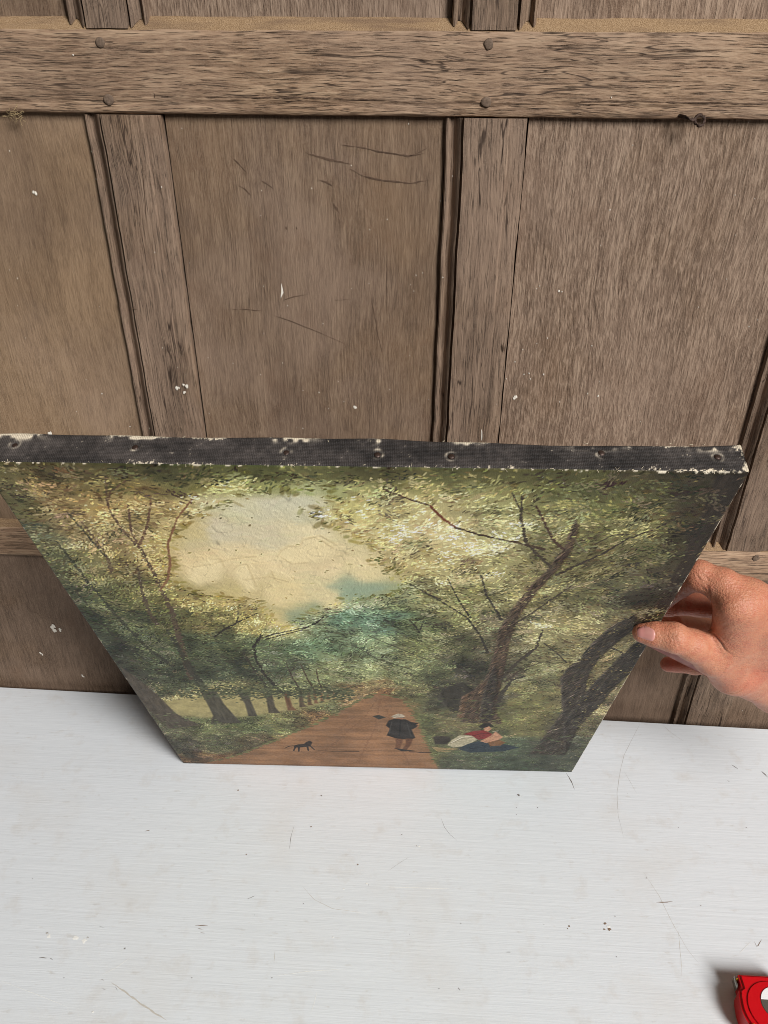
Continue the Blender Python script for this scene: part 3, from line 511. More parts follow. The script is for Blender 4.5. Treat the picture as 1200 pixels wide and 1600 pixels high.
# ------------------------------------------------------------------ the oil painting on its stretcher
CAN = {"W":508,"L":618.6,"ctrl":[[[8.9,603.9,101,93,62],[53.2,604.8,104,93,60],[97.2,605.8,93,88,55],[141.0,606.8,85,83,50],[184.4,607.7,101,101,60],[227.5,608.7,106,104,65],[270.3,609.6,96,91,57],[312.8,610.5,93,91,57],[355.0,611.5,91,88,55],[397.0,612.4,85,83,52],[438.6,613.3,78,72,50],[471.8,614.0,65,58,43],[500.6,614.7,57,49,37]],[[8.3,591.8,95,88,60],[40.0,592.5,138,118,78],[71.5,593.2,128,113,70],[102.8,593.9,120,105,65],[138.4,594.7,135,128,78],[160.6,595.2,168,162,104],[191.4,596.0,155,155,98],[217.8,596.6,172,172,122],[244.0,597.2,165,165,110],[278.8,598.0,132,127,80],[313.5,598.8,138,132,86],[347.9,599.5,128,125,80],[382.1,600.3,105,105,65],[416.2,601.1,85,85,55],[450.0,601.9,75,72,48],[483.7,602.7,52,47,36],[504.7,603.1,45,38,30]],[[9.0,570.8,110,105,70],[32.3,571.4,168,142,96],[64.9,572.2,150,130,85],[97.2,573.0,156,136,90],[129.4,573.8,196,176,120],[156.8,574.5,208,198,152],[188.7,575.3,206,196,158],[215.9,575.9,202,194,157],[243.0,576.6,186,176,116],[278.9,577.5,182,170,120],[314.6,578.4,186,174,124],[350.1,579.2,162,157,107],[385.4,580.1,125,122,80],[420.5,581.0,100,100,62],[455.4,581.8,80,78,52],[485.8,582.6,62,55,40],[503.1,583.0,46,40,32]],[[5.9,538.5,100,98,72],[35.2,539.3,130,115,80],[64.4,540.1,125,110,75],[93.4,540.9,162,144,95],[117.5,541.5,200,180,124],[146.3,542.3,207,192,152],[184.5,543.3,207,192,150],[213.0,544.1,222,204,155],[241.4,544.9,204,188,134],[269.6,545.6,188,176,124],[297.7,546.4,200,184,136],[325.7,547.2,192,180,132],[362.8,548.2,172,167,122],[390.5,548.9,135,130,90],[422.7,549.8,117,114,74],[454.6,550.7,110,105,70],[481.9,551.4,80,75,50],[504.6,552.0,50,45,35]],[[4.1,493.5,85,85,60],[30.0,494.3,115,108,72],[61.1,495.2,138,124,80],[92.0,496.2,180,158,104],[117.6,497.0,220,195,140],[153.3,498.1,224,200,146],[193.8,499.3,228,205,152],[229.1,500.4,226,203,150],[259.2,501.3,216,197,142],[294.1,502.4,184,170,118],[328.8,503.5,176,164,116],[368.2,504.7,162,154,107],[402.5,505.7,125,118,80],[436.6,506.8,115,108,72],[465.6,507.7,95,92,62],[489.8,508.4,60,55,42]],[[2.0,442.5,72,76,55],[40.8,443.8,100,100,65],[73.9,444.9,112,107,66],[106.8,446.1,168,152,96],[139.5,447.2,196,176,116],[182.8,448.7,220,197,140],[215.1,449.9,212,194,141],[247.3,451.0,146,158,124],[279.3,452.1,152,156,114],[321.7,453.6,150,145,98],[353.3,454.7,132,127,85],[389.9,455.9,140,132,92],[426.4,457.2,120,115,78],[462.6,458.5,92,90,65],[485.8,459.3,58,54,44]],[[3.7,396.5,62,68,50],[38.9,397.9,78,82,58],[73.8,399.2,95,95,60],[108.5,400.6,115,110,68],[143.1,401.9,142,132,82],[171.7,403.0,198,178,120],[200.2,404.1,140,148,112],[234.3,405.4,113,139,112],[268.2,406.7,110,133,107],[301.8,408.0,120,128,88],[335.3,409.3,125,122,82],[368.6,410.5,115,108,82],[407.3,412.0,140,132,95],[445.7,413.5,128,120,84],[481.1,414.9,98,90,66]],[[5.6,345.1,58,62,48],[42.8,346.7,70,75,55],[86.0,348.5,73,79,55],[122.7,350.1,80,85,58],[159.3,351.6,95,106,76],[195.6,353.2,115,136,102],[231.7,354.7,125,141,106],[267.6,356.2,125,136,101],[303.3,357.8,110,113,76],[338.8,359.3,90,90,63],[374.1,360.8,110,104,80],[415.0,362.5,136,130,92],[449.9,364.0,128,120,86],[481.7,365.3,128,118,84]],[[11.1,287.3,68,69,56],[47.3,289.0,70,75,56],[86.7,290.9,64,69,52],[125.8,292.7,64,69,52],[164.6,294.5,73,79,60],[203.2,296.3,130,135,96],[241.6,298.1,120,126,89],[279.7,299.9,125,129,91],[317.6,301.7,85,88,63],[342.8,302.9,65,63,51],[380.3,304.7,80,77,61],[417.6,306.4,124,122,88],[454.6,308.2,128,120,84],[482.3,309.5,128,118,84]],[[13.7,221.5,90,86,68],[52.4,223.5,152,142,98],[94.4,225.7,152,142,98],[129.2,227.5,142,134,92],[163.8,229.3,122,122,82],[198.1,231.1,112,114,79],[239.2,233.2,125,104,73],[266.3,234.7,130,97,67],[300.2,236.4,106,106,73],[333.8,238.2,62,60,49],[373.9,240.3,80,75,60],[420.4,242.7,120,116,77],[460.0,244.8,122,114,80],[486.2,246.1,118,108,80]],[[12.9,145.8,92,90,71],[58.3,148.4,104,107,75],[103.3,151.0,94,99,68],[148.0,153.6,110,110,75],[192.3,156.2,130,102,70],[236.4,158.8,138,98,67],[280.1,161.3,138,98,67],[309.1,163.0,98,100,69],[352.3,165.5,100,93,67],[395.3,168.0,108,105,70],[430.8,170.1,116,110,73],[466.2,172.2,96,90,68]],[[9.0,69.6,72,70,57],[59.1,72.9,82,82,61],[107.2,75.9,88,81,61],[146.9,78.5,133,98,69],[217.9,83.0,138,98,69],[280.3,87.1,136,95,67],[319.0,89.5,94,95,67],[372.8,93.0,75,80,63],[418.5,95.9,72,79,63],[471.4,99.3,72,73,61]],[[9.2,-12.1,92,72,53],[61.0,-8.5,128,95,66],[180.2,-0.0,128,90,63],[297.1,8.2,126,88,61],[346.6,11.7,74,77,61],[428.2,17.5,66,73,59],[500.6,22.6,66,69,58]]],"sky":[[141.6,566.4],[174.5,586.1],[204.1,591.9],[239.6,595.6],[232.0,580.1],[212.8,566.6],[225.6,554.3],[245.8,538.3],[265.5,524.2],[261.8,506.1],[275.1,489.5],[286.5,469.0],[275.0,454.1],[239.0,444.2],[204.4,419.5],[178.9,391.1],[167.8,407.6],[159.3,434.8],[133.6,444.9],[107.2,448.3],[93.3,471.7],[102.6,515.0],[118.5,545.7]],"road":[[259.8,246.3],[238.8,224.5],[192.6,160.2],[133.6,97.9],[72.3,33.1],[-5.0,-18.5],[-14.4,-60.6],[349.2,-33.6],[333.7,5.6],[317.1,100.6],[305.5,162.8],[295.1,215.1],[283.3,235.5]],"field":[[19.3,207.5],[59.4,223.9],[102.0,229.6],[150.8,235.6],[212.5,242.1],[229.1,236.2],[196.8,213.4],[152.1,188.9],[106.4,171.0],[61.5,164.6],[33.5,170.8]],"grass":[[286.7,232.3],[333.8,238.2],[399.5,250.1],[449.1,269.1],[459.1,171.8],[458.1,87.2],[500.4,66.7],[517.0,-21.1],[340.6,-34.2],[314.1,122.2]],"polys":[[[80,72,62],[[3.4,299.1],[13.4,271.7],[23.0,230.7],[31.2,176.4],[51.0,141.9],[12.8,129.3],[6.4,155.5],[1.8,202.9],[-1.2,243.1]]],[[72,68,58],[[72.1,241.8],[89.3,242.6],[91.2,207.7],[100.6,152.9],[65.4,146.8],[72.6,173.0],[73.0,201.3]]],[[72,68,58],[[111.2,243.7],[121.9,242.6],[122.3,209.4],[122.8,173.9],[112.6,173.3],[114.6,209.0]]],[[74,68,57],[[141.0,238.5],[147.8,238.8],[146.6,201.6],[150.2,185.0],[137.2,184.3]]],[[104,74,53],[[160.5,242.9],[165.3,243.1],[165.9,204.5],[169.7,193.6],[159.7,193.0]]],[[80,68,54],[[176.8,243.7],[180.2,243.9],[179.3,212.4],[182.1,205.3],[173.5,203.0]]],[[96,76,56],[[185.7,244.2],[188.4,244.3],[187.8,214.7],[189.5,209.4],[183.2,209.0]]],[[116,84,60],[[192.6,246.2],[194.6,246.3],[194.5,220.4],[195.5,215.1],[190.6,214.8]]],[[124,90,64],[[199.3,246.5],[201.4,246.7],[201.0,224.3],[202.2,220.8],[198.0,220.6]]],[[124,90,64],[[206.2,248.6],[207.6,248.6],[207.5,228.1],[208.8,226.4],[205.3,226.2]]],[[120,90,64],[[212.9,248.9],[214.3,249.0],[213.9,231.9],[215.2,230.2],[211.7,230.1]]],[[54,50,42],[[323.2,234.2],[327.2,261.3],[345.8,278.4],[359.2,256.4],[355.4,192.7],[339.5,199.2]]],[[98,76,58],[[347.0,180.8],[348.3,242.4],[357.9,256.3],[362.3,185.5]]],[[80,65,52],[[352.1,169.5],[356.8,252.9],[368.3,285.7],[371.1,344.4],[370.6,392.5],[376.8,430.4],[387.7,471.4],[397.8,498.1],[404.4,530.8],[405.7,563.8],[409.6,557.5],[410.5,525.8],[403.5,493.5],[394.1,463.4],[384.4,421.6],[382.2,376.7],[383.9,322.5],[385.4,264.3],[388.1,201.9],[398.3,166.2],[370.3,166.6]]],[[58,52,46],[[372.1,170.6],[369.7,256.9],[373.8,319.1],[380.7,289.4],[385.9,175.3]]],[[64,57,49],[[443.9,67.7],[454.5,147.4],[459.5,205.9],[442.4,292.4],[444.7,315.1],[452.2,336.9],[458.2,374.7],[468.3,406.1],[481.0,426.4],[492.1,412.9],[479.3,375.6],[470.4,341.9],[467.5,305.8],[473.1,258.9],[489.8,229.1],[482.1,163.2],[486.5,65.8]]],[[58,52,45],[[466.2,172.2],[473.8,258.9],[480.8,301.9],[487.9,338.5],[493.2,365.8],[500.6,384.1],[509.3,359.9],[508.7,315.1],[499.5,274.8],[495.2,225.8],[485.3,165.4],[485.6,70.5]]],[[50,43,36],[[487.6,616.4],[508.4,618.2],[513.8,509.1],[512.6,410.2],[485.5,397.1],[494.9,454.3],[495.5,508.6],[493.3,551.7]]],[[86,78,62],[[293.3,242.9],[297.1,253.2],[300.0,243.3]]],[[52,46,40],[[323.2,118.5],[328.2,125.2],[341.9,121.8],[344.1,108.9],[339.6,95.4],[326.5,94.5]]],[[176,166,138],[[341.2,93.2],[345.5,111.2],[353.6,126.7],[368.4,127.6],[375.6,113.1],[362.2,90.0],[348.7,84.6]]],[[44,54,62],[[353.6,80.4],[366.1,99.3],[377.5,108.8],[395.0,101.1],[410.4,99.9],[428.5,89.8],[409.4,74.8],[371.0,67.6]]],[[124,42,42],[[357.7,131.2],[368.7,142.3],[380.2,145.0],[391.7,133.3],[390.0,120.4],[377.1,113.2],[368.6,125.5]]],[[190,140,112],[[379.4,153.1],[384.6,159.5],[388.5,149.6],[385.7,141.2],[381.1,143.0]]],[[36,32,30],[[372.7,154.8],[378.1,167.0],[385.3,167.5],[390.8,155.8],[384.8,157.5],[378.2,151.0]]],[[184,136,108],[[379.0,108.9],[389.4,126.8],[393.8,141.7],[398.1,135.8],[404.6,123.5],[398.6,110.2],[387.2,102.8]]],[[120,84,56],[[388.5,105.1],[401.1,114.7],[409.6,106.5],[404.8,95.0],[392.9,92.0]]],[[150,128,92],[[323.8,85.3],[342.6,82.0],[359.8,80.8],[343.0,75.1],[330.7,71.9]]],[[34,33,32],[[267.7,152.6],[270.7,168.7],[277.2,174.9],[290.1,173.7],[296.0,166.2],[304.0,162.7],[302.9,150.6],[297.2,142.1],[302.2,115.0],[295.5,108.1],[280.3,111.5],[268.2,121.5],[272.8,142.7]]],[[104,70,50],[[278.7,111.4],[287.9,109.8],[286.5,94.2],[283.5,73.5],[278.0,75.4],[279.5,93.8]]],[[96,64,46],[[290.9,112.1],[299.2,112.7],[298.0,94.9],[292.9,74.1],[287.4,76.1],[291.1,92.3]]],[[30,28,28],[[277.2,77.7],[285.1,75.9],[302.4,70.1],[286.7,66.7]]],[[178,166,146],[[273.6,181.4],[277.2,186.4],[281.4,190.4],[286.4,187.9],[289.3,183.3],[286.5,177.4],[277.2,176.8]]],[[44,46,42],[[252.9,181.2],[260.1,185.4],[267.9,178.2],[259.9,172.0]]],[[36,30,28],[[154.1,78.9],[160.1,83.9],[167.3,85.5],[171.2,93.6],[175.4,97.2],[178.1,92.9],[176.8,87.2],[174.4,78.0],[168.7,75.3],[160.5,72.4],[154.1,72.0]]]],"strokes":[[[92,74,60],2.26,8.48,[[81.5,523.3],[82.7,495.9],[83.3,461.2],[82.6,417.3],[78.5,374.6],[74.0,327.2],[70.2,274.5]],0],[[104,78,62],1.06,2.26,[[88.4,574.3],[81.3,540.5],[81.5,521.5]],0],[[110,80,62],1.06,2.3,[[106.5,580.8],[98.2,555.8],[89.9,536.5],[80.5,518.0]],0],[[98,76,60],1.01,2.88,[[81.9,605.5],[73.2,572.4],[74.1,548.6],[80.2,520.6]],0],[[110,84,62],1.01,1.59,[[93.7,600.8],[80.0,589.0],[73.2,572.4]],0],[[146,106,74],1.04,2.17,[[135.6,581.5],[119.8,557.9],[104.7,524.0],[100.2,496.4],[92.2,471.7],[81.5,453.8]],1],[[90,74,60],1.76,4.76,[[72.7,490.8],[67.2,460.6],[62.2,416.5],[63.5,392.7]],0],[[104,84,64],1.66,3.59,[[48.1,552.0],[50.7,524.2],[52.0,502.5],[49.0,480.3]],0],[[70,66,52],1.62,2.93,[[41.3,563.9],[46.0,535.3],[51.6,506.2]],0],[[58,58,47],1.73,5.16,[[19.8,526.0],[23.6,474.5],[30.7,409.5],[42.1,343.9],[56.2,304.6]],0],[[62,60,48],1.27,3.68,[[9.4,448.1],[15.6,378.4],[32.2,318.2]],0],[[58,58,47],4.07,11.13,[[70.5,380.6],[72.5,348.0],[73.6,290.2],[78.7,233.5]],0],[[46,40,34],0.98,1.73,[[157.7,416.6],[143.5,404.3],[124.4,386.5],[111.2,369.5]],1],[[60,50,40],0.66,1.36,[[139.5,407.7],[135.2,395.5],[122.5,382.7]],1],[[46,40,34],0.97,2.11,[[216.8,414.2],[206.6,398.3],[193.1,389.2],[168.6,378.2],[151.8,367.2],[144.7,351.0]],1],[[46,40,34],0.79,1.73,[[209.1,402.0],[192.7,385.5],[174.2,375.9],[156.2,364.8]],1],[[48,44,38],2.04,4.7,[[155.3,375.1],[145.3,351.0],[143.1,323.1],[146.1,290.6],[156.6,249.4],[162.1,232.7]],1],[[60,54,44],2.14,3.97,[[132.7,336.8],[137.9,296.3],[144.2,262.0],[143.5,231.7]],0],[[72,60,48],0.87,2.35,[[171.7,317.2],[173.4,287.3],[179.2,247.2],[181.0,230.2]],1],[[80,66,50],0.87,1.93,[[185.7,313.4],[188.9,280.2],[194.1,248.0]],1],[[80,66,50],0.73,1.57,[[200.0,303.7],[199.8,277.6],[202.8,248.4]],1],[[72,60,48],0.74,1.45,[[174.6,298.0],[180.7,307.3]],1],[[72,62,50],1.49,3.38,[[364.6,590.6],[367.2,564.3],[375.1,533.4],[389.6,512.7],[400.8,498.2]],1],[[70,60,50],0.99,1.55,[[357.2,594.1],[366.6,572.1]],0],[[88,62,48],1.01,1.55,[[270.1,595.6],[287.7,585.2],[302.1,578.1],[310.9,564.5]],1],[[132,76,52],1.81,2.12,[[302.1,578.1],[311.8,562.9],[321.7,552.0]],1],[[78,60,46],1.85,2.76,[[321.7,552.0],[340.1,542.6],[364.5,534.8],[389.6,525.2]],1],[[68,58,47],1.01,2.88,[[478.6,570.3],[463.3,552.5],[447.9,540.6],[433.8,519.4],[417.8,502.5],[405.3,488.8]],1],[[66,56,46],0.79,1.35,[[455.7,546.6],[437.3,546.1],[426.1,533.1]],0],[[84,62,50],1.27,2.7,[[375.7,579.9],[385.6,556.9],[395.4,536.5],[403.9,525.6]],1],[[74,64,52],1.17,2.58,[[419.9,472.4],[402.9,440.3],[383.2,405.2]],1],[[110,100,80],0.53,1.08,[[407.4,545.3],[413.0,532.8],[421.2,522.6]],1],[[70,62,52],1.61,5.16,[[409.0,394.1],[408.4,359.6],[394.9,327.3],[383.5,286.5]],1],[[76,64,54],1.4,3.63,[[417.3,328.3],[401.1,313.1],[389.2,282.1]],1],[[66,60,52],2.9,6.27,[[405.3,295.2],[395.0,287.0],[389.1,254.6],[387.2,216.4]],1],[[56,52,44],0.9,2.72,[[289.6,471.1],[316.9,442.6],[340.5,415.3],[355.9,379.4],[364.9,346.9]],1],[[60,54,46],0.91,1.83,[[300.3,458.1],[322.3,442.8]],1],[[54,50,42],0.88,1.9,[[320.2,479.2],[331.9,443.2],[343.2,415.4]],1],[[60,54,46],1.15,2.58,[[346.3,484.9],[353.3,454.7],[366.0,424.4],[370.0,412.9]],1],[[74,72,56],0.69,1.45,[[226.3,365.1],[243.6,352.5],[261.2,328.4],[298.6,303.8]],1],[[80,76,58],0.67,1.76,[[253.3,377.8],[274.8,359.2],[291.7,343.7],[311.6,327.8]],1],[[54,50,44],0.97,1.67,[[290.6,409.9],[296.5,395.7],[299.6,386.0]],1],[[54,50,44],0.77,1.33,[[302.0,402.0],[299.6,386.0]],1],[[66,58,50],2.0,3.39,[[476.5,362.5],[487.0,354.9],[495.6,338.9]],1],[[64,58,50],0.67,1.38,[[414.0,369.0],[428.9,349.7],[441.5,329.4]],1],[[150,110,78],0.83,1.26,[[264.3,178.0],[283.7,169.4],[305.6,156.8]],2],[[36,30,28],1.38,1.82,[[141.9,68.9],[148.3,76.3],[154.9,79.0]],3],[[36,30,28],2.28,1.87,[[156.2,76.8],[152.1,60.2]],3],[[36,30,28],2.28,1.87,[[160.0,74.7],[158.3,58.2]],3],[[36,30,28],2.28,1.84,[[170.5,77.7],[170.6,61.4]],3],[[36,30,28],2.25,1.84,[[173.9,80.2],[178.2,66.6]],3],[[70,52,40],1.38,2.77,[[178.8,64.3],[200.9,61.0],[232.8,63.1]],3],[[16,15,15],1.66,1.73,[[284.4,169.5],[283.3,120.3]],3],[[60,58,56],1.26,1.73,[[274.3,165.0],[271.2,128.0]],3],[[56,54,52],1.26,1.73,[[291.7,162.0],[296.8,121.1]],3],[[150,104,80],3.32,3.32,[[281.5,177.1],[285.8,175.4]],3],[[60,50,42],1.23,1.24,[[275.1,180.6],[287.9,179.4]],3],[[176,128,100],1.68,1.66,[[301.3,156.6],[304.9,158.8]],3],[[34,33,32],3.36,2.52,[[294.6,162.2],[302.8,154.7]],3],[[66,46,34],1.82,4.55,[[296.2,67.3],[312.1,63.7],[321.5,64.3]],3],[[120,110,90],0.88,1.3,[[344.8,97.9],[357.3,116.3],[370.4,121.4]],3],[[214,206,182],1.31,1.71,[[346.1,102.4],[357.0,120.5],[367.1,125.4]],3],[[84,26,28],1.28,1.26,[[368.6,125.5],[378.2,134.6],[387.1,135.1]],3],[[30,38,46],1.33,1.75,[[366.0,81.2],[388.5,89.5],[411.7,88.7]],3],[[206,196,172],0.84,1.26,[[390.8,141.6],[396.4,144.0]],3],[[90,80,66],1.3,0.86,[[322.5,118.4],[332.8,123.3],[342.0,119.6]],3],[[176,150,104],0.9,1.08,[[323.9,83.0],[330.8,69.6],[346.4,70.6]],3],[[104,72,50],0.77,1.87,[[259.6,234.3],[244.3,178.8],[183.7,45.5]],2],[[112,76,54],0.78,1.91,[[262.9,231.0],[254.2,139.5],[231.3,24.0]],2],[[108,74,52],0.82,2.16,[[233.7,182.0],[213.2,137.1]],2],[[108,74,52],0.78,1.89,[[266.3,231.2],[276.5,119.9],[297.0,15.9]],2],[[90,64,48],0.91,1.8,[[288.3,64.4],[312.1,63.7]],2],[[66,54,44],2.73,7.75,[[115.8,81.1],[79.7,53.1],[32.8,20.5]],2],[[60,50,42],2.01,5.53,[[10.3,-6.8],[58.9,27.3],[106.2,68.9]],2],[[70,76,52],1.31,2.52,[[100.0,130.3],[139.0,140.9],[177.6,155.4]],2],[[70,76,52],1.36,2.66,[[34.1,105.0],[74.8,116.1],[112.1,109.8]],2],[[74,72,48],0.81,1.57,[[400.2,187.6],[426.5,200.4],[453.4,205.6]],2],[[74,72,48],0.84,1.64,[[405.2,144.5],[429.5,154.1],[450.4,159.4]],2],[[84,92,66],2.28,4.49,[[398.9,255.1],[417.1,265.9],[442.7,260.6]],2]],"ridges":[[[186.6,510.2],[191.2,519.4],[197.7,524.9],[205.4,525.1],[209.2,533.9],[217.2,537.5],[223.9,531.7],[230.6,523.2]],[[149.4,490.3],[154.0,496.2],[160.9,498.3],[162.3,483.9],[163.5,463.9]],[[179.2,487.4],[180.7,474.6],[185.3,469.7]],[[134.4,505.0],[141.9,505.2],[142.3,493.0]],[[189.9,508.5],[196.4,499.4],[209.1,501.7]],[[116.6,492.2],[132.9,497.4],[149.5,505.4],[170.1,509.7]],[[212.2,535.7],[222.1,539.3],[233.3,527.6]],[[154.5,473.7],[176.1,479.4],[190.8,471.9]]],"clouds":[[[238,216,162],[[186.2,506.5],[191.2,519.4],[199.3,526.7],[206.6,526.9],[211.2,534.8],[218.1,537.5],[225.3,530.9],[231.4,520.6],[227.6,507.8],[209.0,499.8],[193.6,497.4]]],[[232,208,154],[[149.8,486.5],[154.0,496.2],[162.4,498.4],[164.3,484.0],[163.8,458.7],[153.9,453.1],[149.2,473.6]]],[[232,210,156],[[107.1,472.2],[116.6,492.2],[134.4,505.0],[143.1,497.8],[136.1,473.1],[115.5,462.2]]]],"tacks":[[19.9,14.9],[102.0,14.6],[204.7,11.3],[265.8,10.7],[314.7,10.4],[414.5,14.9],[490.5,12.9]]}
PB, PU, PN, PV = (Vector(q) for q in ([-0.29582,-0.10991,0.0], [0.99969,0.02457,0.0042], [0.02439,-0.92911,-0.369], [0.00517,-0.36899,0.92942]))
W, L = CAN['W'], CAN['L']; TH = 24.0
pic = empty('oil_painting')
mw = Matrix.Identity(4)
for i in range(3):
    mw[i][0] = PU[i]; mw[i][1] = -PN[i]; mw[i][2] = PV[i]; mw[i][3] = PB[i]
pic.matrix_world = mw
tag(pic, 'unframed old oil painting of a tree lined lane, tilted forward on the white table', 'painting')

class Canvas:
    """a small paint program working in canvas millimetres (u right, v up)"""
    def __init__(s, W, L, du, dv):
        s.W, s.L = W, L; s.nx = int(W/du)+1; s.ny = int(L/dv)+1
        s.u = np.linspace(0, W, s.nx); s.v = np.linspace(0, L, s.ny)
        s.du, s.dv = s.u[1], s.v[1]
        s.img = np.zeros((s.ny, s.nx, 3)); s.h = np.zeros((s.ny, s.nx))
    def box(s, u0, u1, v0, v1):
        i0 = max(0, int(u0/s.du)); i1 = min(s.nx, int(u1/s.du)+2); j0 = max(0, int(v0/s.dv)); j1 = min(s.ny, int(v1/s.dv)+2)
        return i0, i1, j0, j1
    def put(s, bx, a, col, h=0.0):
        i0, i1, j0, j1 = bx
        t = s.img[j0:j1, i0:i1]; t += a[..., None]*(col-t)
        if h: s.h[j0:j1, i0:i1] += a*h
    def dab(s, u, v, ln, wd, ang, col, alpha=0.9, h=0.0):
        R = max(ln, wd)*1.3
        bx = s.box(u-R, u+R, v-R, v+R); i0, i1, j0, j1 = bx
        if i1-i0 < 1 or j1-j0 < 1: return
        x = s.u[i0:i1]-u; y = (s.v[j0:j1]-v)[:, None]
        c, q = math.cos(ang), math.sin(ang)
        d = ((x*c+y*q)/ln)**2+((-x*q+y*c)/wd)**2
        s.put(bx, np.clip(1.35-d*1.1, 0, 1)*alpha, col, h)
    def poly(s, pts, soft):
        """signed coverage 0..1 of a polygon over its box"""
        P = np.array(pts, float); m = soft*2+2
        bx = s.box(P[:, 0].min()-m, P[:, 0].max()+m, P[:, 1].min()-m, P[:, 1].max()+m); i0, i1, j0, j1 = bx
        x = s.u[i0:i1][None, :]; y = s.v[j0:j1][:, None]
        ins = np.zeros((j1-j0, i1-i0), bool); dist = np.full((j1-j0, i1-i0), 1e9)
        for a, b in zip(P, np.roll(P, -1, 0)):
            cond = (a[1] > y) != (b[1] > y)
            xx = (b[0]-a[0])*(y-a[1])/((b[1]-a[1]) or 1e-9)+a[0]
            ins ^= cond & (x < xx)
            e = b-a; t = np.clip(((x-a[0])*e[0]+(y-a[1])*e[1])/max(1e-9, e@e), 0, 1)
            dist = np.minimum(dist, np.hypot(x-a[0]-t*e[0], y-a[1]-t*e[1]))
        return bx, np.clip(np.where(ins, dist, -dist)/max(soft, 1e-3)*.5+.5, 0, 1)
    def stroke(s, pts, w0, w1, col, rough, alpha=0.9, h=0.0):
        P = np.array(pts, float); m = max(w0, w1)+2
        bx = s.box(P[:, 0].min()-m, P[:, 0].max()+m, P[:, 1].min()-m, P[:, 1].max()+m); i0, i1, j0, j1 = bx
        x = s.u[i0:i1][None, :]; y = s.v[j0:j1][:, None]
        seg = np.hypot(*np.diff(P, axis=0).T); cum = np.r_[0, np.cumsum(seg)]/max(1e-9, seg.sum())
        best = np.full((j1-j0, i1-i0), 1e9)
        for k in range(len(P)-1):
            a, b = P[k], P[k+1]; e = b-a
            t = np.clip(((x-a[0])*e[0]+(y-a[1])*e[1])/max(1e-9, e@e), 0, 1)
            ww = w0+(w1-w0)*(cum[k]+(cum[k+1]-cum[k])*t)
            d = np.hypot(x-a[0]-t*e[0], y-a[1]-t*e[1])-ww*.5
            best = np.minimum(best, d)
        nz = rough[j0:j1, i0:i1]
        s.put(bx, np.clip(.55-(best+nz*min(1.0, .25*max(w0, w1)))/1.0, 0, 1)*alpha, col, h)

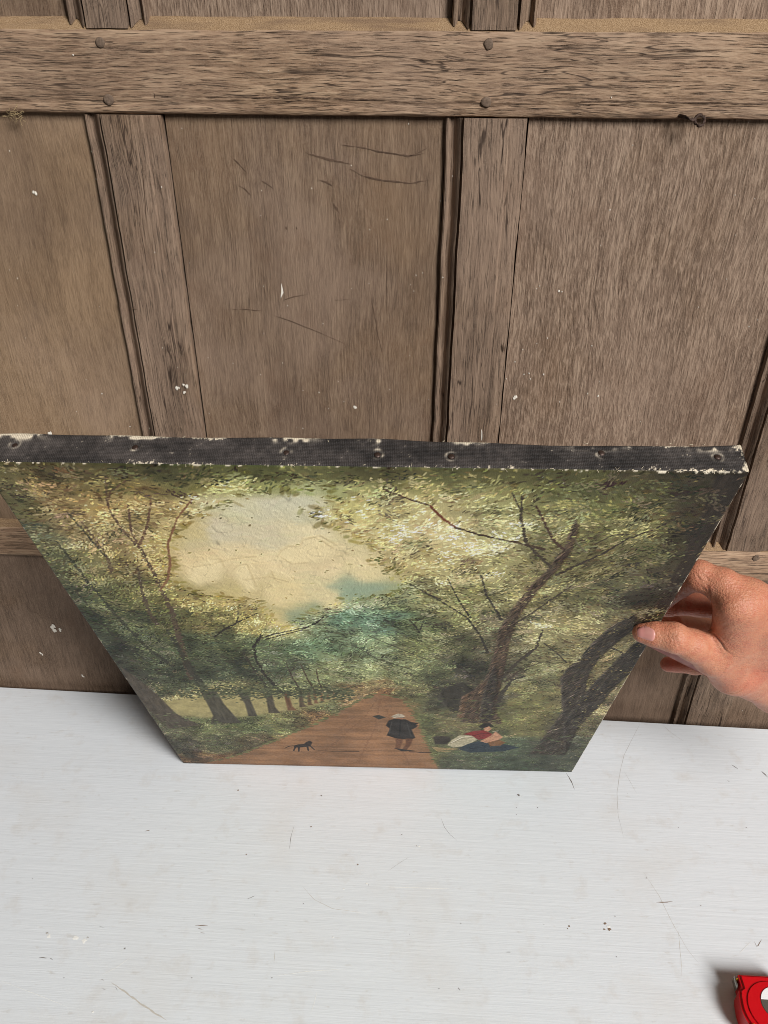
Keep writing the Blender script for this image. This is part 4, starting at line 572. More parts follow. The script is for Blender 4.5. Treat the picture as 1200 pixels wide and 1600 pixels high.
def paint_picture():
    r = np.random.default_rng(21)
    C = Canvas(W, L, 0.6, 1.0); ny, nx = C.ny, C.nx
    # ---- broad underpainting, blended from colour notes
    rowv = [float(np.mean([p[1] for p in row])) for row in CAN['ctrl']]   # descending
    g = lambda v: np.interp(v, rowv[::-1], np.arange(len(rowv))[::-1])
    pts = np.array([p for row in CAN['ctrl'] for p in row], float)
    qy, qx = ny//4, nx//4
    gv = np.linspace(0, L, qy); gu = np.linspace(0, W, qx)
    num = np.zeros((qy, qx, 3)); den = np.zeros((qy, qx))
    GX = gu[None, :]/36.0+vnoise(qy, qx, 40, 34, r)*.35; GY = g(gv)[:, None]*1.5+vnoise(qy, qx, 40, 34, r)*.35
    for q in pts:
        w = 1.0/((GX-q[0]/36.0)**2+(GY-g(q[1])*1.5)**2+.05)**2.2
        num += w[..., None]*q[2:5]; den += w
    num /= den[..., None]
    fy = np.linspace(0, qy-1.001, ny); fx = np.linspace(0, qx-1.001, nx); iy = fy.astype(int); ix = fx.astype(int)
    ay = (fy-iy)[:, None, None]; axx = (fx-ix)[None, :, None]
    C.img = (num[iy][:, ix]*(1-axx)+num[iy][:, ix+1]*axx)*(1-ay)+(num[iy+1][:, ix]*(1-axx)+num[iy+1][:, ix+1]*axx)*ay
    base0 = C.img.copy()
    n_f = vnoise(ny, nx, 300, 280, r); n_m = vnoise(ny, nx, 90, 80, r); n_c = vnoise(ny, nx, 26, 24, r); n_l = vnoise(ny, nx, 11, 10, r)
    ang_f = vnoise(ny, nx, 22, 18, r)
    pass
    def mask(key, soft):
        m = np.zeros((ny, nx)); bx, a = C.poly(CAN[key], soft); m[bx[2]:bx[3], bx[0]:bx[1]] = a; return m
    sky = mask('sky', 9)
    base0 *= (1+.03*(1-sky)+(.15*n_c+.08*n_m)*(1-sky)+.10*sky)[..., None]; base0 *= 1+sky[..., None]*np.array([-.015, .0, .06]); C.img = base0*(1+.05*n_f*(1-.6*sky))[..., None]
    road = mask('road', 1.6); field = mask('field', 5); grass = mask('grass', 4)
    # ---- sky: soft brushed streaks and cloud lights
    for k in range(2600):
        u = r.uniform(90, 330); v = r.uniform(150, 600)
        j = min(ny-1, int(v/C.dv)); i = min(nx-1, int(u/C.du))
        if sky[j, i] < .5: continue
        c = base0[j, i]*(1+r.normal(0, .025))+r.normal(0, 2, 3)
        C.dab(u, v, r.uniform(4, 10), r.uniform(1.2, 2.6), r.normal(.15, .5), c, .35, r.normal(0, .12))
    for col, pts_ in CAN['clouds']:
        lo_ = [(x+5, y-9) for x, y in pts_]
        bx, a = C.poly(lo_, 9.0); C.put(bx, a*.45, np.array([208, 188, 146.]))
        bx, a = C.poly(pts_, 4.0); C.put(bx, a*.75, np.array([250, 230, 180.]), .5)
    # ---- boughs that the leaves will half hide
    for col, w0, w1, p, ph in CAN['strokes']:
        if ph == 0: C.stroke(p, w0, w1, np.array(col, float), n_f, .85, .1)
    tree_cols = CAN['polys'][:19]; figs = CAN['polys'][19:]
    trunk = np.zeros((ny, nx))
    for col, p in tree_cols[12:17]:
        bx, a = C.poly(p, 1.0); i0, i1, j0, j1 = bx; trunk[j0:j1, i0:i1] = np.maximum(trunk[j0:j1, i0:i1], a)
    # ---- leaves
    def leaves(n, ln, wd, lo, hi, bright, alpha, hgt, cut, late=False):
        U = r.uniform(0, W, n); T = r.uniform(0, 1, n)
        # even spread over the picture, denser where the trees recede
        V = L*(1-T**.82)
        for k in range(n):
            u, v = U[k], V[k]
            j = min(ny-1, int(v/C.dv)); i = min(nx-1, int(u/C.du))
            if road[j, i] > .3 or field[j, i] > .6: continue
            s_ = sky[j, i]
            if trunk[j, i] > .45 and late: continue
            if s_ > cut and r.random() < min(1.0, (s_-cut)*6): continue
            if grass[j, i] > .5 and r.random() < .5: continue
            b = base0[j, i]; lum = b.mean()
            if bright > 1.1 and lum < 66 and r.random() < .75: continue
            if bright < .75 and s_ < .25 and r.random() < min(.8, max(0, (lum-112)/85)): continue
            t = .55*n_c[j, i]+.35*n_l[j, i]+.5*n_m[j, i]+r.normal(0, .35)
            if not (lo < t < hi): continue
            f = bright*(1+.28*t)
            c = b*f
            if f > 1: c = c+np.array([6, 4, 0])*(f-1)*2.0
            else: c = c*np.array([1.03, .98, .93])
            if s_ > .25: c = c*.80-np.array([0, 0, 22])
            sc = .62+.5*(v/L)
            C.dab(u, v, max(.75, ln*sc*r.uniform(.6, 1.5)), max(.62, wd*sc*r.uniform(.6, 1.3)), .25+1.0*ang_f[j, i]+r.normal(0, .45), np.clip(c+r.normal(0, 4, 3), 8, 250), alpha, hgt*r.uniform(.3, 1.2))
    def clusters(n, per, ln, wd, lo, hi, bright, alpha, hgt, cut, spread=5.0):
        """fans of strokes: one leafy spray shares its tone and sweep"""
        for k in range(n):
            u0 = r.uniform(0, W); v0 = L*(1-r.uniform(0, 1)**.82)
            j = min(ny-1, int(v0/C.dv)); i = min(nx-1, int(u0/C.du))
            if road[j, i] > .2 or field[j, i] > .4 or (grass[j, i] > .5 and r.random() < .7): continue
            s_ = sky[j, i]
            if s_ > cut: continue
            t = .6*n_c[j, i]+.4*n_l[j, i]+.4*n_m[j, i]+r.normal(0, .25)
            if not (lo < t < hi): continue
            b = base0[j, i]; lum = b.mean()
            if bright > 1 and lum < 66 and r.random() < .75: continue
            if bright < .75 and r.random() < min(.75, max(0, (lum-118)/90)): continue
            f = bright*(1+.2*t)*r.uniform(.9, 1.1); sc = .55+.55*(v0/L)
            ca = .2+.9*ang_f[j, i]+r.normal(0, .35); c0 = b*f+r.normal(0, 5, 3)
            if f > 1.1: c0 = c0*.80+c0.mean()*.20+np.array([8, 3, -3])*(f-1)
            if s_ > .25: c0 = c0*.85-np.array([0, 0, 18])
            m = int(per*r.uniform(.6, 1.5))
            for q in range(m):
                x, y = r.normal(0, spread*sc), r.normal(0, spread*.5*sc)
                uu = u0+x*math.cos(ca)-y*math.sin(ca); vv = v0+x*math.sin(ca)+y*math.cos(ca)
                if not (0 < uu < W and 0 < vv < L): continue
                C.dab(uu, vv, max(.75, ln*sc*r.uniform(.6, 1.4)), max(.6, wd*sc*r.uniform(.7, 1.3)), ca+.12*x/sc/3+r.normal(0, .25), np.clip(c0*r.uniform(.9, 1.12), 8, 250), alpha, hgt*r.uniform(.3, 1.2))
    leaves(9000, 4.0, 2.0, -9, 9, .88, .55, .25, .75)
    leaves(20000, 1.9, .75, -9, .25, .66, .8, .25, .45)
    for col, p in tree_cols:
        bx, a = C.poly(p, 1.2)
        i0, i1, j0, j1 = bx; tx = 1+.16*vnoise(ny, nx, 60, 240, r)[j0:j1, i0:i1]+.10*n_f[j0:j1, i0:i1]
        t = C.img[j0:j1, i0:i1]; t += (a*.93)[..., None]*(np.array(col, float)*tx[..., None]-t); C.h[j0:j1, i0:i1] += a*.15*(1+n_f[j0:j1, i0:i1])
    for col, w0, w1, p, ph in CAN['strokes']:
        if ph == 1: C.stroke(p, w0, w1, np.array(col, float), n_f, .9, .3)
    leaves(24000, 1.8, .72, -.35, 9, 1.12, .9, .6, .40)
    clusters(1200, 15, 1.9, .75, -9, .2, .66, .8, .3, .5, 5.5)
    clusters(1500, 16, 1.8, .7, -.4, 9, 1.26, .9, .9, .40, 5.0)
    clusters(800, 13, 1.5, .6, -.3, 9, 1.4, .9, 1.0, .35, 4.0)
    clusters(450, 12, 1.6, .55, -9, .1, .48, .85, .3, .55, 4.0)
    leaves(3500, 1.4, .6, -.1, 9, 1.34, .95, 1.0, .35)
    leaves(3500, 1.5, .5, -9, 0, .52, .9, .3, .55)
    # bring the trunks back through the leaf lights
    for col, p in tree_cols[11:17]:
        bx, a = C.poly(p, 1.4); i0, i1, j0, j1 = bx
        tx = 1+.2*vnoise(ny, nx, 50, 200, r)[j0:j1, i0:i1]
        t = C.img[j0:j1, i0:i1]; t += (a*.92)[..., None]*(np.array(col, float)*tx[..., None]-t)
        # bark: lit left flank, dark right flank
        du = np.zeros_like(a); du[:, 2:] = a[:, 2:]-a[:, :-2]
        t += np.clip(du, 0, 1)[..., None]*26; t -= np.clip(-du, 0, 1)[..., None]*30
    for col, w0, w1, p, ph in CAN['strokes']:
        if ph == 1: C.stroke(p, w0*.9, w1*.9, np.array(col, float)*.92, n_f, .8, .2)
        if ph == 0: C.stroke(p, w0*.8, w1*.8, np.array(col, float)*.9, n_f*1.6, .62, .1)
    cand = np.argwhere(trunk > .6)
    for j, i in cand[r.integers(0, len(cand), 2600)]:
        k = r.choice([.55, .72, 1.25, 1.5], p=[.35, .3, .22, .13])
        lean = 1.05 if C.u[i] > 250 else 1.0
        C.dab(C.u[i], C.v[j], r.uniform(2, 6), r.uniform(.45, .8), lean+r.normal(0, .22), np.clip(C.img[j, i]*k+r.normal(0, 3, 3), 8, 220), .6, .4)
    leaves(5000, 1.5, .7, -9, 9, .86, .85, .5, .85)
    leaves(900, 1.3, .6, .0, 9, 1.2, .9, .9, .35)
    leaves(3500, 1.5, .62, .1, 9, 1.30, .9, .9, .35, True)
    leaves(3500, 1.5, .6, -9, -.1, .5, .9, .3, .45, True)
    # ---- pale field behind the left trunks, grass banks
    a = field*.8
    C.img += a[..., None]*((np.array([170, 156, 108])*(1+.08*n_m[..., None]+.05*n_f[..., None]))-C.img)
    for col, p in tree_cols[:11]:
        bx, a = C.poly(p, 1.0); i0, i1, j0, j1 = bx
        tx = 1+.16*vnoise(ny, nx, 60, 240, r)[j0:j1, i0:i1]
        t = C.img[j0:j1, i0:i1]; t += (a*.92)[..., None]*(np.array(col, float)*tx[..., None]-t)
    for k in range(2600):
        u = r.uniform(0, W); v = r.uniform(0, 235)
        j = int(v/C.dv); i = min(nx-1, int(u/C.du))
        if road[j, i] > .25 or field[j, i] > .5: continue
        if v > 200 and grass[j, i] < .5: continue
        if n_c[j, i] < -.2 and grass[j, i] < .5: continue
        c = base0[j, i]*r.choice([.75, .95, 1.18, 1.35], p=[.22, .3, .28, .2])*np.array([.98, 1.05, .94])+r.normal(0, 4, 3)
        C.dab(u, v, r.uniform(1.5, 4.2), r.uniform(.8, 2.0), r.normal(.05, .25), np.clip(c, 8, 240), .55, .3)
    # ---- road
    rd = np.array([138, 102, 73.])*(1+.10*n_c+.09*n_l+.10*vnoise(ny, nx, 120, 9, r)+.06*n_f)[..., None]
    C.img += (road*.92)[..., None]*(rd-C.img)
    for k in range(500):
        u = r.uniform(0, W); v = r.uniform(0, 225); j = int(v/C.dv); i = min(nx-1, int(u/C.du))
        if road[j, i] < .9: continue
        C.dab(u, v, r.uniform(4, 16), r.uniform(.8, 2.5), r.normal(.03, .12), C.img[j, i]*r.choice([.86, 1.1]), .4, .2)
    for col, w0, w1, p, ph in CAN['strokes']:
        if ph == 2: C.stroke(p, w0*1.6, w1*1.6, np.array(col, float), n_f*1.5, .26, .1)
    edge_r = road*(1-road)*4
    ce = np.argwhere(edge_r > .35)
    for j, i in ce[r.integers(0, len(ce), 420)]:       # grass straggling over the verge
        if C.v[j] < 12: continue
        C.dab(C.u[i]+r.normal(0, 2), C.v[j], r.uniform(1.5, 4), r.uniform(.8, 2.2), r.normal(.05, .3), np.array([104, 106, 70.])*r.uniform(.7, 1.25), .7, .3)
    # ---- little figures, basket and dog
    for col, p in figs:
        bx, a = C.poly(p, .9); i0, i1, j0, j1 = bx; tx = 1+.12*n_f[j0:j1, i0:i1]
        t = C.img[j0:j1, i0:i1]; t += (a*.95)[..., None]*(np.array(col, float)*tx[..., None]-t)
    for col, w0, w1, p, ph in CAN['strokes']:
        if ph == 3: C.stroke(p, w0, w1, np.array(col, float), n_f*.3, .9, .1)
    # the canopy's ragged lower edge over the pale field
    for k in range(1300):
        u = r.uniform(25, 235); v = r.normal(244, 11); j = int(v/C.dv); i = int(u/C.du)
        if trunk[j, i] > .5: continue
        C.dab(u, v, r.uniform(1.2, 3), r.uniform(.8, 2.2), r.normal(.1, .4), np.array([70, 74, 54.])*r.uniform(.7, 1.45), .75, .3)
    # crisp the brushwork
    def blur(a):
        a = (np.roll(a, 1, 0)+2*a+np.roll(a, -1, 0))/4
        return (np.roll(a, 1, 1)+2*a+np.roll(a, -1, 1))/4
    C.img = np.clip(C.img+.75*(C.img-blur(blur(C.img))), 6, 248)
    # ---- raised cloud edges, age cracks and wrinkles
    for p in CAN['ridges']:
        C.stroke(p, 1.2, 1.6, np.array([226, 204, 152.]), n_f, .35, 1.6)
        q = [(a+.2, b-1.6) for a, b in p]; C.stroke(q, .8, .9, np.array([176, 152, 108.]), n_f, .35, -.8)
    wr = vnoise(ny, nx, 70, 64, r)+.5*vnoise(ny, nx, 150, 140, r)
    C.h += sky*np.exp(-(wr/.08)**2)*.75+sky*.45*n_f+.35*sky*n_m+.12*vnoise(ny, nx, 200, 300, r)
    ck = vnoise(ny, nx, 24, 20, r)+.4*vnoise(ny, nx, 60, 50, r)
    crack = np.exp(-(ck/.012)**2)
    C.img *= (1-.16*crack*(.4+.6*sky))[..., None]; C.h -= .4*crack
    # ---- dark, rubbed borders with ground showing at the very edge
    eu = np.minimum(C.u, W-C.u)[None, :]; et = (L-C.v)[:, None]; eb = C.v[:, None]
    n_e = vnoise(ny, nx, 130, 150, r)+.6*vnoise(ny, nx, 260, 330, r)
    C.img *= (1-.30*np.exp(-et/4.0))[..., None]
    C.img *= (1-.25*np.exp(-eb/4.0))[..., None]
    d = np.minimum(np.broadcast_to(eu, (ny, nx)), np.broadcast_to(et, (ny, nx))+1.1-1.0*np.clip((C.u/W-.72)/.15, 0, 1)[None, :])
    chip = np.clip((n_e*1.25+.15-d/1.3)*2.4, 0, 1)
    C.img += chip[..., None]*(np.array([214, 202, 180.])-C.img); C.h += chip*.3
    # scattered flecks of lost paint
    for k in range(150):
        u = r.uniform(0, W); v = r.uniform(120, L)
        if 90 < u < 330 and r.random() < .8: continue
        C.dab(u, v, r.uniform(.4, .8), r.uniform(.4, .7), 0, np.array([206, 200, 176.]), .85)
    return C
C = paint_picture()
h = C.h+0.0
eu = np.minimum(C.u, W-C.u)[None, :]; ev = np.minimum(C.v, L-C.v)[:, None]
edge = np.minimum(np.broadcast_to(eu, h.shape), np.broadcast_to(ev, h.shape))
roundoff = 1.2*(1-np.clip(edge/1.8, 0, 1))**2
belly = 0
yy = roundoff-np.clip(h, -1, 3)*.22+belly
UU, VV = np.meshgrid(C.u, C.v)
P = np.stack([UU, yy, VV], -1)/1000.0
me = grid_mesh('painted_canvas', P)
PAINT_GAIN = 1.02
set_colors(me, np.clip(lin(np.clip(C.img, 4, 250))*PAINT_GAIN, 0, .95))
face = link('painted_canvas', me, [M_paint], pic)
face['label'] = 'painted front showing a brown lane, leaning trees, small figures and pale sky'

def margin(name, length, seed, to3, tacks=(), dens=1.0):
    """folded-over black edge cloth; a along the edge, b back from the picture"""
    r = np.random.default_rng(seed)
    K = Canvas(length, TH, 0.6, 0.6); ny, nx = K.ny, K.nx
    n_f = vnoise(ny, nx, TH/.9, length/.9, r); n_m = vnoise(ny, nx, TH/3, length/3.5, r); n_c = vnoise(ny, nx, TH/8, length/22, r); n_l = vnoise(ny, nx, 2, length/60, r)
    wv = np.sin((K.u[None, :]+K.v[:, None])*2.9)*.5+np.sin((K.u[None, :]-K.v[:, None])*2.9)*.5
    K.img[:] = np.array([58, 53, 50.])*(1+.12*wv+.14*n_f+.18*n_m+.22*n_c+.16*n_l)[..., None]
    fr = K.v[:, None]; bk = (TH-K.v)[:, None]
    pale = np.array([208, 194, 170.])
    e1 = np.clip((n_f*1.3+n_m*.9+n_c*.9+n_l*.4-.6+1.0*np.clip((K.u/length-.7)/.2, 0, 1)[None, :]-fr/2.4)*2, 0, 1); e2 = np.clip((n_f*.9+n_m*.8+n_c*1.5+n_l*.9-.05-bk/2.0-.25)*2, 0, 1)
    sp = np.clip((n_f+.8*n_m-1.32)*5, 0, 1)*.7
    a = np.clip(e1*dens+e2*dens+sp, 0, 1)
    for tu, tv in tacks:
        d = np.hypot(K.u[None, :]-tu, K.v[:, None]-tv)
        a = np.maximum(a, np.exp(-((d-3.6)/.9)**2)*np.clip(.30+.8*n_m, 0, 1)*.9)
        a = np.maximum(a, np.clip((1.5*n_c+n_m-.1)*np.exp(-((K.u[None, :]-tu)/14)**2-((K.v[:, None]-22)/3)**2)*2.2, 0, 1))
    if tacks:   # worn-through corners
        for cu in (0, length):
            d = np.abs(K.u[None, :]-cu)
            a = np.maximum(a, np.clip((n_m+n_f*.8+.9-d/3.0)*2, 0, 1))
    K.img += a[..., None]*(pale*(1+.08*n_f[..., None])-K.img)
    K.h = a*.55+.10*wv+.2*n_m
    for tu, tv in tacks:
        d = np.hypot(K.u[None, :]-tu, K.v[:, None]-tv); K.h -= 1.0*np.exp(-(d/3.2)**2)
    A, Bv = np.meshgrid(K.u, K.v)
    rnd = 1.0*(1-np.clip(np.minimum(Bv, TH-Bv)/1.6, 0, 1))**2
    P = to3(A, Bv, K.h*.35-rnd, n_l)/1000.0
    me = grid_mesh(name, P); set_colors(me, lin(np.clip(K.img, 4, 250)))
    return link(name, me, [M_margin], pic)
wavy = lambda A: 1.5*np.sin(A/95.0)+1.0*np.sin(A/41.0+1)+.4*np.sin(A/13.0)
m_top = margin('edge_cloth', W, 5, lambda A, Bv, H, q: np.stack([A, Bv+wavy(A)*(Bv/TH)+.9, L-.1+H+.35*wavy(A*1.3)*(Bv/TH)], -1), CAN['tacks'])
m_top['label'] = 'worn black cloth along the top edge with frayed pale borders and tacks'
margin('edge_cloth', L, 6, lambda A, Bv, H, q: np.stack([.1-H, Bv+.9, L-A], -1))
margin('edge_cloth', L, 8, lambda A, Bv, H, q: np.stack([W-.1+H, Bv+.9, A], -1))
margin('edge_cloth', W, 9, lambda A, Bv, H, q: np.stack([W-A, Bv+.9, .2-H*.2], -1))
# loose threads along the worn front fold and the corners
TV = []; TF = []
for i in range(120):
    a = random.uniform(0, W) if i < 70 else random.choice((random.uniform(W-90, W), random.uniform(0, 25)))
    bb = random.choice((.6, .9, TH)) if i % 3 else random.uniform(0, 3)
    p0 = Vector((a, bb+.6, L-.2)); d = Vector((random.gauss(0, 1), random.gauss(-.3, .6), random.gauss(.1, .35))).normalized(); q = [p0/1000]
    for k in range(4):
        d = (d+Vector((random.gauss(0, .4), random.gauss(0, .4), random.gauss(-.05, .25)))).normalized(); p0 = p0+d*random.uniform(.4, .9); q.append(p0/1000)
    V, F = tube(q, random.uniform(.00010, .00024), 4); b0 = len(TV); TV += V; TF += [tuple(v+b0 for v in f) for f in F]
th_ = link('frayed_threads', mesh('frayed_threads', TV, TF), [plain('raw_thread', rgb(206, 192, 166), 0.9, 0.1, 0.2, 900.0)], pic); th_['kind'] = 'stuff'
# tacks
M_tack = plain('dark_tack', rgb(66, 50, 42), 0.45, 0.5, 0.3, 900.0, 0.0002, 0.5)
def tack():
    V = [(0, 0, 1.15)]; F = []; n = 12
    for rr, z in ((1.2, 1.05), (2.2, .6), (2.5, .0), (2.3, -.5)):
        for i in range(n):
            a = 2*math.pi*i/n; V.append((rr*math.cos(a), rr*math.sin(a), z))
    F += [(0, 1+i, 1+(i+1) % n) for i in range(n)]
    for k in range(3):
        for i in range(n):
            a, b2 = 1+k*n+i, 1+k*n+(i+1) % n; F.append((a, a+n, b2+n, b2))
    return mesh('tack', [(x/1000, y/1000, z/1000) for x, y, z in V], F)
tk = tack(); tk.materials.append(M_tack); tk.polygons.foreach_set('use_smooth', [True]*len(tk.polygons))
for i, (a, b2) in enumerate(CAN['tacks']):
    o = bpy.data.objects.new('tack', tk); COL.objects.link(o); o.parent = m_top
    o.location = (a/1000, (b2+.9)/1000, (L-.75)/1000); o.rotation_euler = (random.uniform(-.15, .15), random.uniform(-.15, .15), random.random()*3)
# stretcher behind the canvas
def box_mesh(name, x0, x1, y0, y1, z0, z1, bev=.0015):
    bm = bmesh.new(); bmesh.ops.create_cube(bm, size=1)
    for v in bm.verts:
        v.co = ((x0+x1)/2+v.co.x*(x1-x0), (y0+y1)/2+v.co.y*(y1-y0), (z0+z1)/2+v.co.z*(z1-z0))
    bmesh.ops.bevel(bm, geom=list(bm.edges), offset=bev, segments=2, affect='EDGES')
    me = bpy.data.meshes.new(name); bm.to_mesh(me); bm.free(); return me
w_, l_ = W/1000, L/1000
for a in ((.003, w_-.003, l_-.050, l_-.003), (.003, w_-.003, .003, .050)):
    link('stretcher_bar', box_mesh('stretcher_bar', a[0], a[1], .0045, .0225, a[2], a[3]), [M_bar], pic)
for a in ((.003, .050), (w_-.050, w_-.003)):
    link('stretcher_bar', box_mesh('stretcher_bar', a[0], a[1], .0045, .0225, .0505, l_-.0505), [M_bar], pic)
X, Z = np.meshgrid(np.linspace(.002, w_-.002, 20), np.linspace(.002, l_-.002, 20))
M_linen = plain('brown_linen', rgb(120, 98, 70), 0.9, 0.1, 0.2, 900.0, 0.0004)
link('canvas_back', grid_mesh('canvas_back', np.stack([X, X*0+.0035, Z], -1)), [M_linen], pic)

# ------------------------------------------------------------------ the hand
HAND = {"thumb":[[0.19879,-0.25453,0.3773,0.0086],[0.20897,-0.25685,0.3784,0.010199999999999999],[0.22307,-0.26079,0.37897,0.012199999999999999],[0.2428,-0.25687,0.36768,0.0132],[0.26814,-0.24476,0.3443,0.016],[0.30255,-0.22297,0.30796,0.02]],"index":[[0.28278,-0.24508,0.41109,0.0155],[0.25986,-0.24156,0.42241,0.014],[0.24286,-0.23216,0.42471,0.0126],[0.23631,-0.21501,0.40006,0.010199999999999999],[0.22773,-0.2076,0.37542,0.0086]],"middle":[[0.32197,-0.19523,0.3505,0.0145],[0.29607,-0.17614,0.3468,0.012199999999999999],[0.27329,-0.17826,0.35064,0.0115],[0.23846,-0.1973,0.36375,0.01],[0.21644,-0.20076,0.36017,0.008400000000000001]],"ring":[[0.35962,-0.15264,0.2864,0.014],[0.32953,-0.13066,0.27785,0.0115],[0.30196,-0.13744,0.2877,0.0106],[0.25492,-0.17648,0.32325,0.0096],[0.22811,-0.18981,0.33337,0.008199999999999999]],"little":[[0.38286,-0.13259,0.23746,0.0135],[0.34354,-0.11949,0.21814,0.01],[0.31395,-0.12318,0.22006,0.0094],[0.28142,-0.13158,0.2282,0.008400000000000001]],"palm":[[[0.28278,-0.24508,0.41109,0.0155],[0.38662,-0.20966,0.35046,0.027]],[[0.32197,-0.19523,0.3505,0.0145],[0.40681,-0.18556,0.31822,0.026]],[[0.35962,-0.15264,0.2864,0.014],[0.42519,-0.16647,0.28492,0.026]],[[0.38286,-0.13259,0.23746,0.0135],[0.43176,-0.16088,0.27128,0.026]],[[0.30255,-0.22297,0.30796,0.02],[0.37314,-0.18428,0.25316,0.026]],[[0.37314,-0.18428,0.25316,0.026],[0.42626,-0.18119,0.28139,0.028]],[[0.28435,-0.24343,0.40706,0.015],[0.31217,-0.2167,0.32533,0.018]],[[0.30842,-0.23907,0.38683,0.021],[0.32948,-0.21227,0.3099,0.022]],[[0.27578,-0.25619,0.4115,0.015],[0.29321,-0.23482,0.34261,0.016]],[[0.26418,-0.25951,0.41368,0.0125],[0.27747,-0.24498,0.36171,0.0135]],[[0.41306,-0.18878,0.31319,0.029],[0.465,-0.21552,0.3162,0.031]]],"arm":[[[0.45697,-0.20954,0.31417,0.031],[0.57697,-0.25954,0.31417,0.037]]],"nail":{"c":[0.19819,-0.26202,0.38313],"tip":[0.18955,-0.26298,0.38498],"root":[0.20709,-0.2615,0.3824]},"creases":[[[[0.20972,-0.28141,0.41103],[0.20558,-0.28718,0.40902],[0.20748,-0.28464,0.40003],[0.21388,-0.27737,0.38758]],0.9],[[[0.21392,-0.28055,0.40913],[0.21026,-0.28631,0.40713],[0.21223,-0.28374,0.39809],[0.22009,-0.27466,0.38118]],1.1],[[[0.21898,-0.27926,0.40622],[0.21632,-0.285,0.40424],[0.21836,-0.2824,0.39513],[0.2257,-0.27282,0.37692]],0.9],[[[0.20501,-0.28022,0.40773],[0.20362,-0.2843,0.40436],[0.20662,-0.28089,0.39598]],0.5],[[[0.23977,-0.25505,0.42795],[0.25136,-0.25015,0.41096],[0.25829,-0.24413,0.39083]],1.3],[[[0.23664,-0.25119,0.42343],[0.2407,-0.2527,0.4221],[0.24751,-0.25221,0.41588]],0.7],[[[0.2785,-0.25226,0.36386],[0.26525,-0.26016,0.37474],[0.25453,-0.2606,0.38328]],1.6],[[[0.25921,-0.25208,0.38109],[0.25915,-0.25642,0.39202],[0.26365,-0.25376,0.39917]],0.7],[[[0.28907,-0.23487,0.29909],[0.29874,-0.24049,0.30034],[0.30691,-0.24906,0.31433]],0.6],[[[0.29815,-0.22926,0.28556],[0.30869,-0.236,0.28967],[0.31573,-0.24579,0.30667]],0.6],[[[0.22384,-0.25921,0.4482],[0.22826,-0.25891,0.44232],[0.23542,-0.25391,0.43022]],0.7],[[[0.22538,-0.26526,0.46355],[0.22981,-0.26633,0.45569],[0.23505,-0.26388,0.44445]],0.45],[[[0.25086,-0.27783,0.45893],[0.25306,-0.28279,0.4553],[0.25824,-0.28074,0.44506]],0.35],[[[0.2604,-0.27592,0.45476],[0.26199,-0.2805,0.45014],[0.26633,-0.2784,0.43972]],0.35],[[[0.25717,-0.26362,0.39105],[0.26163,-0.26907,0.40506],[0.26809,-0.27309,0.41561]],0.35],[[[0.26372,-0.26118,0.37993],[0.26722,-0.27137,0.4004],[0.2753,-0.27625,0.41322]],0.3],[[[0.25103,-0.26522,0.41093],[0.25578,-0.27158,0.42185],[0.26205,-0.27705,0.4306]],0.3],[[[0.27928,-0.26115,0.36461],[0.28304,-0.26836,0.38303],[0.29004,-0.27436,0.39859]],0.3],[[[0.27003,-0.2456,0.32484],[0.27246,-0.25535,0.336],[0.27493,-0.26449,0.35106]],0.4],[[[0.32103,-0.21246,0.25834],[0.32843,-0.221,0.26677],[0.33366,-0.23041,0.2854]],0.5]],"x":0,"red":[[[0.25827,-0.28117,0.45428],0.016,0.8],[[0.19201,-0.26704,0.38724],0.01,0.6],[[0.22908,-0.25471,0.45348],0.012,0.3],[[0.27921,-0.13903,0.23328],0.022,0.7],[[0.25608,-0.1971,0.36442],0.025,0.5],[[0.3148,-0.24113,0.31656],0.02,0.35]]}
def skin():
    m, nt, p = newmat('skin'); b = NB(nt); t = b.n('ShaderNodeTexCoord'); v = t.outputs['Object']
    a = b.n('ShaderNodeVertexColor', layer_name='col')
    mott = b.noise(v, 150.0, 4, 0.6); fine = b.noise(v, 900.0, 3, 0.6)
    c = b.mix(b.g(mott, 0.44, 0.66, 0.0, 0.5), a.outputs['Color'], rgb(180, 98, 76))
    pale = b.noise(v, 55.0, 3, 0.6)
    c = b.mix(b.g(pale, 0.52, 0.72, 0.0, 0.45), c, rgb(206, 156, 126))
    c = b.mix(b.g(fine, 0.50, 0.75, 0.0, 0.18), c, rgb(220, 176, 148))
    b.l(c, p.inputs['Base Color'])
    p.inputs['Roughness'].default_value = 0.46; p.inputs['Specular IOR Level'].default_value = 0.42
    p.inputs['Subsurface Weight'].default_value = 0.12; p.inputs['Subsurface Radius'].default_value = (1.0, 0.36, 0.2); p.inputs['Subsurface Scale'].default_value = 0.004
    vo = b.n('ShaderNodeTexVoronoi'); vo.inputs['Scale'].default_value = 620; b.l(v, vo.inputs['Vector'])
    lines = b.noise(b.mapping(v, (240, 240, 950)), 1.0, 3, 0.6, 0.5)
    h = b.math('ADD', b.math('MULTIPLY', vo.outputs['Distance'], 0.5), b.math('MULTIPLY', lines, 1.1)); h = b.math('ADD', h, b.math('MULTIPLY', fine, 0.3))
    b.l(b.bump(h, 0.00065), p.inputs['Normal'])
    return m
M_skin = skin()
def cap(p, A, B):
    a = np.array(A[:3]); bb = np.array(B[:3]); e = bb-a
    t = np.clip(((p-a)@e)/max(1e-12, e@e), 0, 1)
    return np.linalg.norm(p-a-t[..., None]*e, axis=-1)-(A[3]+(B[3]-A[3])*t)
def smin(a, b, k):
    hh = np.clip(.5+.5*(b-a)/k, 0, 1)
    return b+(a-b)*hh-k*hh*(1-hh)
def chain_sdf(p, ch, k=.004):
    d = None
    for A, B in zip(ch[:-1], ch[1:]):
        q = cap(p, A, B); d = q if d is None else smin(d, q, k)
    return d
